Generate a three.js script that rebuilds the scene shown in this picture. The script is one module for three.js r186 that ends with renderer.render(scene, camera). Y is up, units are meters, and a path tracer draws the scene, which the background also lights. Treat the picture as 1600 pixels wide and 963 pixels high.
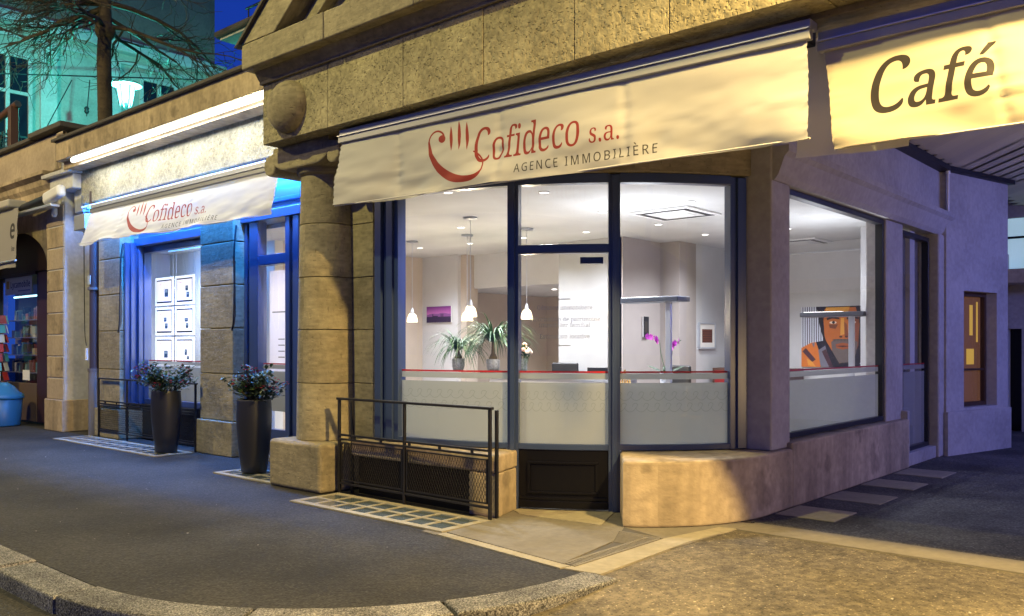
import * as THREE from 'three';
import { RoundedBoxGeometry } from 'three/addons/geometries/RoundedBoxGeometry.js';
import { mergeGeometries, toCreasedNormals } from 'three/addons/utils/BufferGeometryUtils.js';
import { RectAreaLightUniformsLib } from 'three/addons/lights/RectAreaLightUniformsLib.js';
RectAreaLightUniformsLib.init();
const scene = new THREE.Scene();
// ---------------------------------------------------------------- camera (level, lens shifted up a little)
const F = 1346, EYE = 1.55, CA = 0.7519, SA = 0.6593;
const camera = new THREE.PerspectiveCamera(2 * Math.atan(540 / F) * 180 / Math.PI, 1600 / 1080, 0.05, 300);
camera.position.set(0, EYE, 0);
camera.lookAt(-SA, EYE, -CA);
camera.setViewOffset(1600, 1080, 0, 0, 1600, 963);
// pixel -> point on a plane of the place
const ray = (px, py) => { const r = (px - 800) / F; return [CA * r - SA, (540 - py) / F, -(SA * r + CA)]; };
const PZ = (px, py, z) => { const d = ray(px, py), t = z / d[2]; return [d[0] * t, EYE + d[1] * t, z]; };
const PX = (px, py, x) => { const d = ray(px, py), t = x / d[0]; return [x, EYE + d[1] * t, d[2] * t]; };
const PY = (px, py, y = 0) => { const d = ray(px, py), t = (y - EYE) / d[1]; return [d[0] * t, y, d[2] * t]; };
// ---------------------------------------------------------------- sky: blue hour
{
  const w = 64, h = 64, data = new Float32Array(w * h * 4);
  for (let j = 0; j < h; j++) for (let i = 0; i < w; i++) {
    const e = Math.sin(((j + .5) / h - .5) * Math.PI), k = Math.pow(1 - Math.max(e, 0), 3), o = (j * w + i) * 4;
    data[o] = .005 + .012 * k; data[o + 1] = .030 + .035 * k; data[o + 2] = .33 + .05 * k; data[o + 3] = 1;
  }
  const t = new THREE.DataTexture(data, w, h, THREE.RGBAFormat, THREE.FloatType);
  t.mapping = THREE.EquirectangularReflectionMapping; t.magFilter = t.minFilter = THREE.LinearFilter; t.needsUpdate = true;
  scene.background = t; scene.environment = t;
}
scene.backgroundIntensity = 1; scene.environmentIntensity = 1;
const EXPOSURE = 1;
// light strengths: lamps of the place and two added fills for the passage
const LAMP_STREET = 390, LAMP_FORECOURT = 480, LAMP_TERRACE = 200, LAMP_KIOSK = 340, LED_WHITE = 105, LED_BLUE = 680, DOWN = 27, PEND = 3.0, BLUE_FILL = 72, UP = 85, WARM_FILL = 10;
// ---------------------------------------------------------------- helpers
let seed = 7; const rnd = () => { seed = (seed * 1664525 + 1013904223) >>> 0; return seed / 4294967296; };
const R = (a, b) => a + (b - a) * rnd();
const lerp = (a, b, t) => a + (b - a) * t, clamp = (x, a = 0, b = 1) => Math.min(b, Math.max(a, x));
const sstep = (a, b, x) => { const t = clamp((x - a) / (b - a)); return t * t * (3 - 2 * t); };
const rad = d => d * Math.PI / 180;
const hash = (x, y, s) => { let h = (x * 374761393 + y * 668265263 + s * 2147483647) | 0; h = Math.imul(h ^ (h >>> 13), 1274126177); h ^= h >>> 16; return (h >>> 0) / 4294967296; };
function vn(x, y, per, s) { // tileable value noise
  const xi = Math.floor(x), yi = Math.floor(y), fx = x - xi, fy = y - yi, u = fx * fx * (3 - 2 * fx), v = fy * fy * (3 - 2 * fy);
  const m = (a, b) => hash(((a % per) + per) % per, ((b % per) + per) % per, s);
  return lerp(lerp(m(xi, yi), m(xi + 1, yi), u), lerp(m(xi, yi + 1), m(xi + 1, yi + 1), u), v);
}
const fbm = (u, v, f, oct, s) => { let a = 0, w = .5, n = 0; for (let o = 0; o < oct; o++) { a += w * vn(u * f, v * f, f, s + o); n += w; w *= .55; f *= 2; } return a / n; };
function tex(size, fn, metres, srgb) { // fn(u,v) -> grey or [r,g,b], 0..1
  const d = new Uint8Array(size * size * 4);
  for (let j = 0; j < size; j++) for (let i = 0; i < size; i++) {
    let c = fn(i / size, j / size); if (typeof c === 'number') c = [c, c, c];
    const o = (j * size + i) * 4; for (let k = 0; k < 3; k++) d[o + k] = clamp(c[k]) * 255; d[o + 3] = 255;
  }
  const t = new THREE.DataTexture(d, size, size); t.wrapS = t.wrapT = THREE.RepeatWrapping; t.magFilter = THREE.LinearFilter; t.minFilter = THREE.LinearMipmapLinearFilter; t.generateMipmaps = true;
  t.repeat.set(1 / metres, 1 / metres); if (srgb) t.colorSpace = THREE.SRGBColorSpace; t.needsUpdate = true; return t;
}
function canvasTex(w, h, draw) {
  const c = document.createElement('canvas'); c.width = w; c.height = h; draw(c.getContext('2d'), w, h);
  const t = new THREE.CanvasTexture(c); t.colorSpace = THREE.SRGBColorSpace; t.anisotropy = 8; return t;
}
const col = (r, g, b) => new THREE.Color().setRGB(r, g, b);
const mat = (c, rough = .8, o = {}) => new THREE.MeshStandardMaterial({ color: col(...c), roughness: rough, ...o });
const phys = (c, rough, o) => new THREE.MeshPhysicalMaterial({ color: col(...c), roughness: rough, ...o });
function boxUV(g) { // uv in metres from the dominant axis of each face
  g = g.index ? g.toNonIndexed() : g; const p = g.attributes.position, uv = new Float32Array(p.count * 2);
  const a = new THREE.Vector3(), b = new THREE.Vector3(), c = new THREE.Vector3();
  for (let i = 0; i < p.count; i += 3) {
    a.fromBufferAttribute(p, i); b.fromBufferAttribute(p, i + 1).sub(a); c.fromBufferAttribute(p, i + 2).sub(a); b.cross(c);
    const ax = Math.abs(b.x), ay = Math.abs(b.y), az = Math.abs(b.z);
    for (let k = 0; k < 3; k++) { const x = p.getX(i + k), y = p.getY(i + k), z = p.getZ(i + k), o = (i + k) * 2;
      if (ay >= ax && ay >= az) { uv[o] = x; uv[o + 1] = z; } else if (ax > az) { uv[o] = z; uv[o + 1] = y; } else { uv[o] = x; uv[o + 1] = y; } }
  }
  g.setAttribute('uv', new THREE.BufferAttribute(uv, 2)); return g;
}
function box(x0, x1, y0, y1, z0, z1, r = 0) {
  const w = Math.abs(x1 - x0), h = Math.abs(y1 - y0), d = Math.abs(z1 - z0);
  const g = r ? new RoundedBoxGeometry(w, h, d, 2, Math.min(r, w / 2.1, h / 2.1, d / 2.1)) : new THREE.BoxGeometry(w, h, d);
  g.translate((x0 + x1) / 2, (y0 + y1) / 2, (z0 + z1) / 2); return boxUV(g);
}
function bar(a, b, r, seg = 6, r2 = r) { // round bar from a to b
  const A = new THREE.Vector3(...a), B = new THREE.Vector3(...b), d = B.clone().sub(A), L = d.length();
  const g = new THREE.CylinderGeometry(r2, r, L, seg, 1); g.translate(0, L / 2, 0);
  g.applyQuaternion(new THREE.Quaternion().setFromUnitVectors(new THREE.Vector3(0, 1, 0), d.normalize())); g.translate(...a); return g.toNonIndexed();
}
function tube(pts, r, seg = 24, rs = 6) { return new THREE.TubeGeometry(new THREE.CatmullRomCurve3(pts.map(p => new THREE.Vector3(...p))), seg, r, rs).toNonIndexed(); }
function plan(pts, y0, y1, bev = 0) { // plan outline [x,z] extruded upwards
  const s = new THREE.Shape(pts.map(p => new THREE.Vector2(p[0], -p[1])));
  const g = new THREE.ExtrudeGeometry(s, { depth: y1 - y0 - 2 * bev, bevelEnabled: bev > 0, bevelThickness: bev, bevelSize: bev, bevelOffset: -bev, bevelSegments: 3 });
  g.rotateX(-Math.PI / 2); g.translate(0, y0 + bev, 0); return boxUV(g);
}
function elev(pts, z0, z1, bev = 0) { // elevation outline [x,y] extruded along z
  const s = new THREE.Shape(pts.map(p => new THREE.Vector2(...p)));
  const g = new THREE.ExtrudeGeometry(s, { depth: Math.abs(z1 - z0) - 2 * bev, bevelEnabled: bev > 0, bevelThickness: bev, bevelSize: bev, bevelOffset: -bev, bevelSegments: 2 });
  g.translate(0, 0, Math.min(z0, z1) + bev); return boxUV(g);
}
function lathe(prof, seg = 32) { return new THREE.LatheGeometry(prof.map(p => new THREE.Vector2(...p)), seg).toNonIndexed(); }
const merge = gs => mergeGeometries(gs.map(g => { g = g.index ? g.toNonIndexed() : g; for (const k of Object.keys(g.attributes)) if (!['position', 'normal', 'uv'].includes(k)) g.deleteAttribute(k); return g; }), false);
const names = {};
const numbered = n => { names[n] = (names[n] ?? -1) + 1; return names[n] ? `${n}_${String(names[n]).padStart(3, '0')}` : n; };
function mesh(name, g, m, parent, label) {
  const o = new THREE.Mesh(Array.isArray(g) ? merge(g) : g, m); o.castShadow = o.receiveShadow = true; o.name = name; parent.add(o); if (label) o.userData.label = label; return o;
}
function grp(name, parent) { const g = new THREE.Group(); g.name = name; parent.add(g); return g; }
function thing(name, label, category, pos = [0, 0, 0], group) {
  const g = new THREE.Group(); g.name = numbered(name); g.position.set(...pos); scene.add(g); g.userData = { label, category }; if (group) g.userData.group = group; return g;
}
function struct(name, label, category) { const g = thing(name, label, category); g.userData.kind = 'structure'; return g; }
function structMesh(name, g, m, label, category) { const o = mesh(numbered(name), g, m, scene); o.userData = { kind: 'structure', label, category }; return o; }
function copy(o, pos, label, rot) { const c = o.clone(); c.name = numbered(o.name.replace(/_\d{3}$/, '')); c.position.set(...pos); if (rot !== undefined) c.rotation.y = rot; c.userData = { ...o.userData }; if (label) c.userData.label = label; scene.add(c); return c; }
function rectLight(color, intensity, w, h, pos, target) { const l = new THREE.RectAreaLight(color, intensity, w, h); l.position.set(...pos); scene.add(l); l.lookAt(...target); return l; }
function spot(parent, color, intensity, pos, target, angle, blend, radius) {
  const l = new THREE.SpotLight(color, intensity, 0, angle, blend, 2); l.position.set(...pos); l.target.position.set(...target); l.castShadow = true; l.shadow.radius = radius; l.shadow.mapSize.set(512, 512); parent.add(l); parent.add(l.target); return l;
}
// ---------------------------------------------------------------- materials
const tRough = tex(768, (u, v) => { const a = fbm(u, v, 24, 4, 3), b = fbm(u, v, 6, 3, 9), h = vn(u * 90, v * 90, 90, 5); const h2 = vn(u * 48, v * 48, 48, 15); return clamp(.2 + a * .9 - sstep(.78, .9, h) * .45 - sstep(.8, .92, h2) * .5 + (b - .5) * .4); }, 1.3);
const tRoughC = tex(768, (u, v) => { const a = fbm(u, v, 4, 4, 13), b = fbm(u, v, 40, 3, 33), h = vn(u * 90, v * 90, 90, 5); const h2 = vn(u * 48, v * 48, 48, 15), k = .82 + (a - .5) * .3 + (b - .5) * .28 - sstep(.8, .92, h) * .14 - sstep(.86, .94, h2) * .12; return [k, k * .985, k * .95]; }, 1.3, true);
const tTool = tex(512, (u, v) => { const a = fbm(u, v, 8, 3, 21), l = fbm(u * .12 + .3, v, 64, 2, 41), c = vn(u * 20, v * 110, 110, 8); const b = fbm(u, v, 40, 3, 22), h = vn(u * 60, v * 60, 60, 28); return clamp(.15 + .35 * a + .12 * l + .12 * c + .5 * b - sstep(.84, .93, h) * .5); }, 1.1);
const tToolC = tex(512, (u, v) => { const a = fbm(u, v, 3, 4, 51), l = fbm(u * .25 + .3, v, 64, 2, 41), b = fbm(u, v, 40, 3, 22), h = vn(u * 60, v * 60, 60, 28), k = .80 + (a - .5) * .32 + (l - .5) * .16 + (b - .5) * .16 - sstep(.9, .97, h) * .14; return [k, k * .98, k * .94]; }, 1.7, true);
const tAsph = tex(512, (u, v) => { const a = fbm(u, v, 3, 4, 61), g = hash(Math.floor(u * 170), Math.floor(v * 170), 4), f = vn(u * 170, v * 170, 170, 6); return clamp(.55 + (a - .5) * .55 + (f - .5) * .5 + (g > .98 ? .42 : 0)); }, 2.1, true);
const tAsphB = tex(512, (u, v) => .5 * vn(u * 128, v * 128, 128, 6) + .5 * fbm(u, v, 30, 3, 66), .9);
function stones(u, v, n, s) { // loose stones in a binder: [height, tone]
  const x = u * n, y = v * n, xi = Math.floor(x), yi = Math.floor(y); let best = 0, tone = 0;
  for (let j = -1; j < 2; j++) for (let i = -1; i < 2; i++) { const cx = ((xi + i) % n + n) % n, cy = ((yi + j) % n + n) % n, px = xi + i + hash(cx, cy, s), py = yi + j + hash(cx, cy, s + 1), r = .18 + .42 * hash(cx, cy, s + 2) ** 2, a = hash(cx, cy, s + 3) * 3.14, dx = x - px, dy = y - py, ex = dx * Math.cos(a) + dy * Math.sin(a), ey = (dy * Math.cos(a) - dx * Math.sin(a)) * 1.5, h = 1 - Math.hypot(ex, ey) / r; if (h > best) { best = h; tone = hash(cx, cy, s + 4); } }
  return [Math.min(1, best * 2.2), tone];
}
const tGrav = tex(1024, (u, v) => { const a = fbm(u, v, 3, 4, 71), b = fbm(u, v, 60, 3, 73), q = stones(u, v, 120, 16), k = .38 + (a - .5) * .3 + (b - .5) * .25 + q[0] * (q[1] ** 2 * .52 - .17); return [k, k * .97, k * .9]; }, 2.7, true);
const tGravB = tex(1024, (u, v) => .55 * stones(u, v, 120, 16)[0] + .45 * fbm(u, v, 60, 3, 18), 2.7);
const tStucco = tex(512, (u, v) => { const a = fbm(u, v, 3, 5, 81), b = fbm(u, v, 50, 2, 85), k = .84 + (a - .5) * .22 + (b - .5) * .10; return k; }, 2.3, true);
const tStain = tex(768, (u, v) => { const a = fbm(u, v, 4, 5, 83), s = fbm(u, v * .12 + .2, 24, 4, 84), b = fbm(u, v, 60, 2, 85), d = fbm(u, v, 9, 4, 86), k = .80 + (a - .5) * .34 + (s - .5) * .26 + (b - .5) * .14 - sstep(.6, .72, d) * .14; return [k, k * .985, k * .95]; }, 2.9, true);
const tStuccoB = tex(512, (u, v) => fbm(u, v, 60, 4, 88), 1.0);
const tGran = tex(512, (u, v) => { const f = vn(u * 150, v * 150, 150, 23), g = vn(u * 80, v * 80, 80, 24), a = fbm(u, v, 4, 3, 25); return clamp(.62 + (a - .5) * .4 + (f > .68 ? .25 : f < .3 ? -.28 : 0) + (g - .5) * .2); }, .9, true);
const tPaint = tex(256, (u, v) => .86 + (fbm(u, v, 4, 4, 91) - .5) * .12, 2.9, true);
const S = (c, map, bump, bs, rough = .9) => mat(c, rough, { map, bumpMap: bump, bumpScale: bs });
const M = {
  frieze: S([.48, .44, .30], tRoughC, tRough, .013), stone: S([.45, .41, .295], tToolC, tTool, .0045), stone2: S([.41, .37, .265], tToolC, tTool, .006), stone3: S([.47, .425, .31], tToolC, tTool, .006),
  stuccoGrey: S([.44, .44, .38], tRoughC, tRough, .018), beige: S([.58, .47, .34], tStucco, tStuccoB, .002), beige2: S([.60, .49, .35], tStain, tStuccoB, .002), whitewall: S([.74, .74, .74], tStucco, tStuccoB, .0025),
  porch: S([.54, .51, .50], tStucco, tStuccoB, .002), sillwall: S([.56, .47, .36], tStain, tStuccoB, .003), coping: S([.11, .10, .09], tStucco, tStuccoB, .004),
  asphalt: S([.054, .052, .046], tAsph, tAsphB, .006, .85), gravel: S([.80, .73, .60], tGrav, tGravB, .006, .85), porchfloor: S([.15, .145, .14], tAsph, tAsphB, .005, .8), slab: S([.24, .22, .18], tStucco, tStuccoB, .003), paleslab: S([.42, .38, .28], tStucco, tStuccoB, .003),
  granite: [[.36, .36, .35], [.42, .41, .39], [.31, .31, .30]].map(c => S(c, tGran, tAsphB, .005, .8)),
  darkframe: phys([.014, .016, .022], .35, {}), frame: phys([.036, .058, .14], .3, { clearcoat: .4, clearcoatRoughness: .25 }), iron: mat([.012, .012, .016], .5, { metalness: .2 }), doorblack: phys([.005, .005, .007], .34, { specularIntensity: .35, clearcoat: .15, clearcoatRoughness: .25 }),
  glass: phys([1, 1, 1], 0, { transmission: 1, thickness: 0, ior: 1.5 }), film: null, red: mat([.45, .01, .015], .5),
  wallLav: S([.72, .71, .72], tPaint, tStuccoB, .0005, .75), wallGrey: S([.50, .50, .50], tPaint, tStuccoB, .0005, .75), wallWhite: S([.78, .77, .76], tPaint, tStuccoB, .0005, .75), wallTaupe: S([.50, .44, .40], tPaint, tStuccoB, .0005, .75), wallTan: S([.66, .56, .46], tPaint, tStuccoB, .0005, .75), ceil: S([.80, .80, .79], tPaint, tStuccoB, .0005, .8),
  floor: mat([.22, .18, .15], .4), wood: mat([.10, .045, .03], .5), white: mat([.78, .78, .78], .5), plastic: mat([.02, .02, .022], .4), steel: mat([.55, .57, .60], .32, { metalness: .9 }), chrome: mat([.7, .7, .7], .2, { metalness: 1 }), alu: mat([.62, .64, .68], .38, { metalness: .7 }), cassette: mat([.34, .35, .38], .42, { metalness: .3 }),
  leaf: [[.028, .075, .022], [.045, .11, .03], [.02, .05, .022]].map(c => phys(c, .45, { transmission: .12, thickness: 0, side: THREE.DoubleSide })), pot: phys([.012, .013, .02], .42, { clearcoat: .25, clearcoatRoughness: .4 }), bark: S([.105, .08, .05], tToolC, tTool, .01), soil: mat([.03, .022, .015], 1),
};
const lit = (c, e, o = {}) => new THREE.MeshStandardMaterial({ color: col(.8, .8, .8), emissive: col(...c), emissiveIntensity: e, roughness: .5, ...o });
// ================================================================ GROUND
{
  const g = new THREE.PlaneGeometry(1, 1, 160, 160), p = g.attributes.position; // road and forecourt, one sheet
  const ease = t => t < .5 ? t : t, mapx = t => { const s = t * 2 - 1; return s * 9 + Math.pow(Math.abs(s), 5) * Math.sign(s) * 110; };
  for (let i = 0; i < p.count; i++) {
    const x = mapx(p.getX(i) + .5) - 3, z = mapx(p.getY(i) + .5) - 4;
    const up = sstep(-3.95, -3.5, x) * (1 - sstep(-4.9, -3.2, z));
    p.setXYZ(i, x, -.114 + .11 * Math.max(up, (1 - sstep(-5.6, -4.9, z)) * sstep(-4.2, -3.7, x)), z);
  }
  const idx = g.index.array; for (let i = 0; i < idx.length; i += 3) { const a = idx[i]; idx[i] = idx[i + 1]; idx[i + 1] = a; }
  g.computeVertexNormals(); const uv = g.attributes.uv; for (let i = 0; i < p.count; i++) uv.setXY(i, p.getX(i), p.getZ(i));
  structMesh('road', g, M.gravel, 'worn aggregate asphalt road and forecourt in front of the corner shop', 'road');
}
structMesh('carriageway', plan([[-60, -2.5], [-5.6, -2.5], [-4.6, -2.85], [-3.9, -3.5], [-3.5, -4.1], [-2.9, -2.2], [-2.4, 20], [-60, 20]], -.16, -.107), S([.045, .045, .043], tAsph, tAsphB, .006, .85), 'dark asphalt carriageway beyond the granite kerb', 'road');
const KC = [-5.75, -4.65], KR = 2.25; // inner line of the kerb: straight, then round the corner
const kerbLine = (off) => { const a = []; for (let x = -40; x < KC[0] - .05; x += .9) a.push([x, KC[1] + KR + off]); for (let k = 0; k <= 20; k++) { const t = rad(90 - 90 * k / 20); a.push([KC[0] + (KR + off) * Math.cos(t), KC[1] + (KR + off) * Math.sin(t)]); } a.push([KC[0] + KR + off, -4.74]); return a; };
{
  const inner = kerbLine(0);
  const g = plan([[-40, -6.9], ...inner, [-3.58, -4.8], [-5.02, -4.86], [-5.3, -6.6]], -.1, 0); structMesh('sidewalk', g, M.asphalt, 'dark asphalt sidewalk along the shop fronts', 'sidewalk');
  const kerb = struct('kerb', 'curved granite kerb of long stones at the sidewalk corner', 'kerb');
  // stones by arc length along the kerb
  const L = []; let acc = 0; const fine = []; for (let x = -24; x < KC[0] - .05; x += .1) fine.push([x, KC[1] + KR, 0, 1]);
  for (let k = 0; k <= 60; k++) { const t = rad(90 - 90 * k / 60); fine.push([KC[0] + KR * Math.cos(t), KC[1] + KR * Math.sin(t), Math.cos(t), Math.sin(t)]); }
  for (let z = -4.68; z > -4.76; z -= .03) fine.push([KC[0] + KR, z, 1, 0]);
  for (let i = 0; i < fine.length; i++) { if (i) acc += Math.hypot(fine[i][0] - fine[i - 1][0], fine[i][1] - fine[i - 1][1]); L.push(acc); }
  const total = acc, cuts = [total]; while (cuts[cuts.length - 1] > 0) cuts.push(cuts[cuts.length - 1] - [1.28, 1.15, 1.1, 1.25, 1.0, 1.2][cuts.length % 6]);
  const at = s => { s = clamp(s, 0, total - 1e-4); let i = 1; while (L[i] < s) i++; const t = (s - L[i - 1]) / (L[i] - L[i - 1]); return [0, 1, 2, 3].map(k => lerp(fine[i - 1][k], fine[i][k], t)); };
  for (let c = 0; c < cuts.length - 1; c++) {
    const s1 = cuts[c] - .012, s0 = Math.max(cuts[c + 1] + .012, 0); if (s1 <= s0) continue; const pts = [], back = [], w = .285 + R(-.012, .012), n = 10;
    for (let k = 0; k <= n; k++) { const q = at(lerp(s0, s1, k / n)); pts.push([q[0] + q[2] * .006, q[1] + q[3] * .006]); back.unshift([q[0] + q[2] * w, q[1] + q[3] * w]); }
    const g = plan([...pts, ...back], -.22, .012 + R(-.006, .006), .018); mesh('kerb_stone', g, M.granite[c % 3], kerb);
  }
}
// porch floor beyond the flush strip, slabs along the wall
{
  const pf = struct('porch_floor', 'dark smooth asphalt floor under the covered passage', 'floor');
  mesh('asphalt_sheet', plan([[-3.4, -7.05], [9, -7.05], [9, -24], [-3.4, -24]], -.05, .006), M.porchfloor, pf);
  mesh('flush_strip', plan([[-3.35, -6.68], [9, -6.62], [9, -7.04], [-3.35, -7.04]], -.05, .008), M.slab, pf);
  for (const [z0, z1] of [[-8.05, -7.5], [-9.15, -8.6], [-10.25, -9.7], [-11.4, -10.8]]) mesh('paving_slab', box(-3.38, -2.82 + R(-.03, .03), -.04, .014, z0, z1, .006), M.paleslab, pf);
}
{ // entrance slab with drain channel and pale border
  const e = struct('entrance_slab', 'grey concrete slab in front of the corner door with pale border', 'slab');
  const sl = [[-5.08, -4.98], [-3.74, -4.80], [-3.86, -5.60], [-4.55, -6.6], [-5.4, -6.14], [-5.16, -5.6]];
  mesh('apron_sheet', plan([[-5.3, -4.9], [-3.45, -4.72], [-3.36, -7.0], [-4.6, -6.9], [-5.5, -6.2]], -.1, .003), M.slab, e); mesh('slab_sheet', plan([[-5.08, -4.98], [-3.74, -4.80], [-3.86, -5.60], [-5.16, -5.95]], -.08, .014), M.slab, e);
  mesh('step_sheet', plan([[-5.14, -5.97], [-4.3, -6.06], [-4.56, -6.66], [-5.42, -6.16]], -.05, .009), M.paleslab, e);
  mesh('edge_strip', plan([[-5.1, -4.88], [-3.68, -4.70], [-3.66, -4.79], [-5.08, -4.97]], -.08, .010), M.paleslab, e);
  mesh('pale_border', plan([[-3.66, -4.72], [-3.38, -4.76], [-3.42, -6.0], [-3.36, -6.7], [-3.5, -6.66], [-3.62, -6.0]], -.08, .008), M.paleslab, e);
  const d = thing('drain_channel', 'slotted drain channel with cross bars beside the entrance slab', 'drain'); d.userData.kind = 'structure';
  mesh('channel_bed', plan([[-3.73, -4.8], [-3.64, -4.8], [-3.64, -5.98], [-4.1, -6.12], [-3.85, -5.6]], -.06, .008), mat([.07, .065, .055], .9), d);
  const bars = []; for (let k = 0; k < 34; k++) { const z = -4.82 - k * .034, wl = k > 22 ? lerp(-3.84, -4.05, (k - 22) / 12) : -3.74; bars.push(box(wl, -3.63, .004, .013, z, z - .02)); }
  for (const x of [-3.735, -3.635]) bars.push(box(x - .012, x + .012, .003, .014, -4.8, -5.9));
  mesh('grate_bars', bars, M.slab, d).userData.kind = 'stuff';
}
{ // scraps and pale grit on sidewalk and forecourt
  seed = 77; const gs = []; for (let i = 0; i < 110; i++) { const a = rnd() < .55, x = a ? R(-15, -4.2) : R(-3.2, .5), z = a ? R(-5.4, -2.7) : R(-6.4, -3.6), r = R(.004, .012), n = 5, pos = []; if (a && x > -5.2 && z > -3.6) continue; const pts = Array.from({ length: n }, (_, k) => [x + r * R(.5, 1.2) * Math.cos(k * 1.257), R(.004, .012), z + r * R(.5, 1.2) * Math.sin(k * 1.257)]); const y = a ? .001 : .002 - .114 * sstep(-4.9, -3.2, z); for (let k = 1; k < n - 1; k++) for (const q of [0, k + 1, k]) pos.push(pts[q][0], pts[q][1] + y, pts[q][2]); const g = new THREE.BufferGeometry(); g.setAttribute('position', new THREE.Float32BufferAttribute(pos, 3)); g.setAttribute('uv', new THREE.Float32BufferAttribute(new Float32Array(pos.length / 3 * 2), 2)); g.computeVertexNormals(); gs.push(g); }
  const o = mesh('litter_scraps', gs, mat([.3, .29, .26], .9, { side: THREE.DoubleSide }), scene); o.userData = { kind: 'stuff', label: 'pale grit and paper scraps scattered over the pavement', category: 'litter' };
}
function pavementLight(x0, x1, z0, z1, n, label) {
  const t = struct('pavement_light', label, 'pavement light');
  const fr = [], w = (x1 - x0), d = (z1 - z0), bw = .04, ew = .075, cw = (w - 2 * ew + bw) / n, ch = (d - 2 * ew + bw) / 2;
  mesh('bed', box(x0, x1, -.06, .002, z0, z1), M.iron, t);
  fr.push(box(x0, x1, -.03, .016, z0, z0 + ew), box(x0, x1, -.03, .016, z1 - ew, z1), box(x0, x0 + ew, -.03, .0155, z0 + ew, z1 - ew), box(x1 - ew, x1, -.03, .0155, z0 + ew, z1 - ew));
  for (let i = 1; i < n; i++) fr.push(box(x0 + ew + i * cw - bw, x0 + ew + i * cw, -.03, .0148, z0 + ew, z1 - ew));
  fr.push(box(x0 + ew, x1 - ew, -.03, .0143, z0 + ew + ch - bw, z0 + ew + ch));
  mesh('concrete_frame', fr, M.paleslab, t);
  const gm = [phys([.10, .13, .15], .18, { clearcoat: .6 }), phys([.07, .09, .10], .25, { clearcoat: .6 }), phys([.13, .16, .18], .2, { clearcoat: .6 })];
  for (let i = 0; i < n; i++) for (let j = 0; j < 2; j++) mesh('glass_block', box(x0 + ew + i * cw, x0 + ew + (i + 1) * cw - bw, -.02, .011, z0 + ew + j * ch, z0 + ew + (j + 1) * ch - bw, .01), gm[(i * 2 + j * 3 + (i % 3)) % 3], t);
}
pavementLight(-7.28, -5.12, -5.56, -4.96, 8, 'glass block pavement light below the railing of the curved window');
pavementLight(-15.1, -11.6, -6.28, -5.70, 12, 'glass block pavement light below the window with bright posters');
pavementLight(-9.6, -8.34, -6.0, -5.45, 4, 'short glass block pavement light under the planter next to the column');
// ================================================================ CORNER BUILDING
const B = thing('corner_building', 'yellow stone corner shop building with pediment, round column and curved glass front', 'building');
{ // --- entablature, cornice, pediment
  const EZ = -5.3, y0 = 3.745, y1 = 4.40;
  const ent = grp('entablature', B);
  const cuts = [-8.28, -7.12, -5.98, -4.97, -4.01, -3.17, -2.1, -1.0, .2, 1.4];
  for (let i = 0; i < cuts.length - 1; i++) mesh('stone_block', box(cuts[i] + .003, cuts[i + 1] - .003, y0 + (i % 2 ? 0 : .002), y1, EZ + (i % 3) * .002, -5.95, .006), M.frieze, ent);
  mesh('soffit_step', box(-7.2, 1.35, 3.70, 3.752, -5.60, -5.94, .01), M.stone2, ent);
  const bg = new THREE.SphereGeometry(.30, 28, 20); bg.scale(1, .92, .62); bg.translate(-7.78, 4.07, -5.29); mesh('round_boss', boxUV(bg), M.stone2, ent);
  const cor = grp('cornice', B);
  mesh('bed_mould', elevX([[-5.27, 4.40], [-5.27, 4.43], [-5.22, 4.50], [-5.20, 4.53], [-5.95, 4.53], [-5.95, 4.40]], -8.3, 1.42), M.stone2, cor);
  const cc = [-8.36, -6.9, -5.6, -4.2, -2.8, -1.4, 0, 1.48];
  for (let i = 0; i < cc.length - 1; i++) mesh('stone_block', box(cc[i] + .002, cc[i + 1] - .002, 4.525, 4.80, -5.08 - (i % 2) * .004, -5.95, .02), [M.stone, M.stone3, M.stone2][i % 3], cor);
  const ped = grp('pediment', B), sl = .72, ax = -3.45, lx = -8.36, by = 4.80, ay = by + (ax - lx) * sl;
  mesh('tympanum', elev([[lx + .5, by - .01], [2 * ax - lx - .5, by - .01], [ax, ay - .36]], -5.36, -5.9), M.frieze, ped);
  for (const s of [-1, 1]) { const q = (x, y) => [ax + s * (ax - x) * -1 * -1, y]; const m = (x) => s < 0 ? x : 2 * ax - x;
    const seq = a => s < 0 ? a : a.slice().reverse();
    mesh('raking_cornice', elev(seq([[m(lx), by], [m(lx + .62), by], [m(ax), ay - .45], [m(ax), ay]]), -5.08, -5.92, .012), M.stone3, ped);
    mesh('raking_mould', elev(seq([[m(lx + .78), by + .001], [m(lx + 1.02), by + .001], [m(ax), ay - .74], [m(ax), ay - .56]]), -5.24, -5.9, .008), M.stone, ped);
    mesh('roof_edge', elev(seq([[m(lx - .08), by - .02], [m(lx), by + .002], [m(ax), ay + .002], [m(ax), ay + .08]]), -5.04, -15, 0), M.coping, ped);
  }
  mesh('rear_gable', elev([[lx + .3, by - .3], [2 * ax - lx - .3, by - .3], [ax, ay - .1]], -14.7, -15), M.frieze, ped);
}
function elevX(pts, x0, x1, bev = 0) { // outline [z,y] extruded along x
  const s = new THREE.Shape(pts.map(p => new THREE.Vector2(-p[0], p[1])));
  const g = new THREE.ExtrudeGeometry(s, { depth: x1 - x0 - 2 * bev, bevelEnabled: bev > 0, bevelThickness: bev, bevelSize: bev, bevelOffset: -bev, bevelSegments: 2 });
  g.rotateY(Math.PI / 2); g.translate(x0 + bev, 0, 0); return boxUV(g);
}
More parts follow.
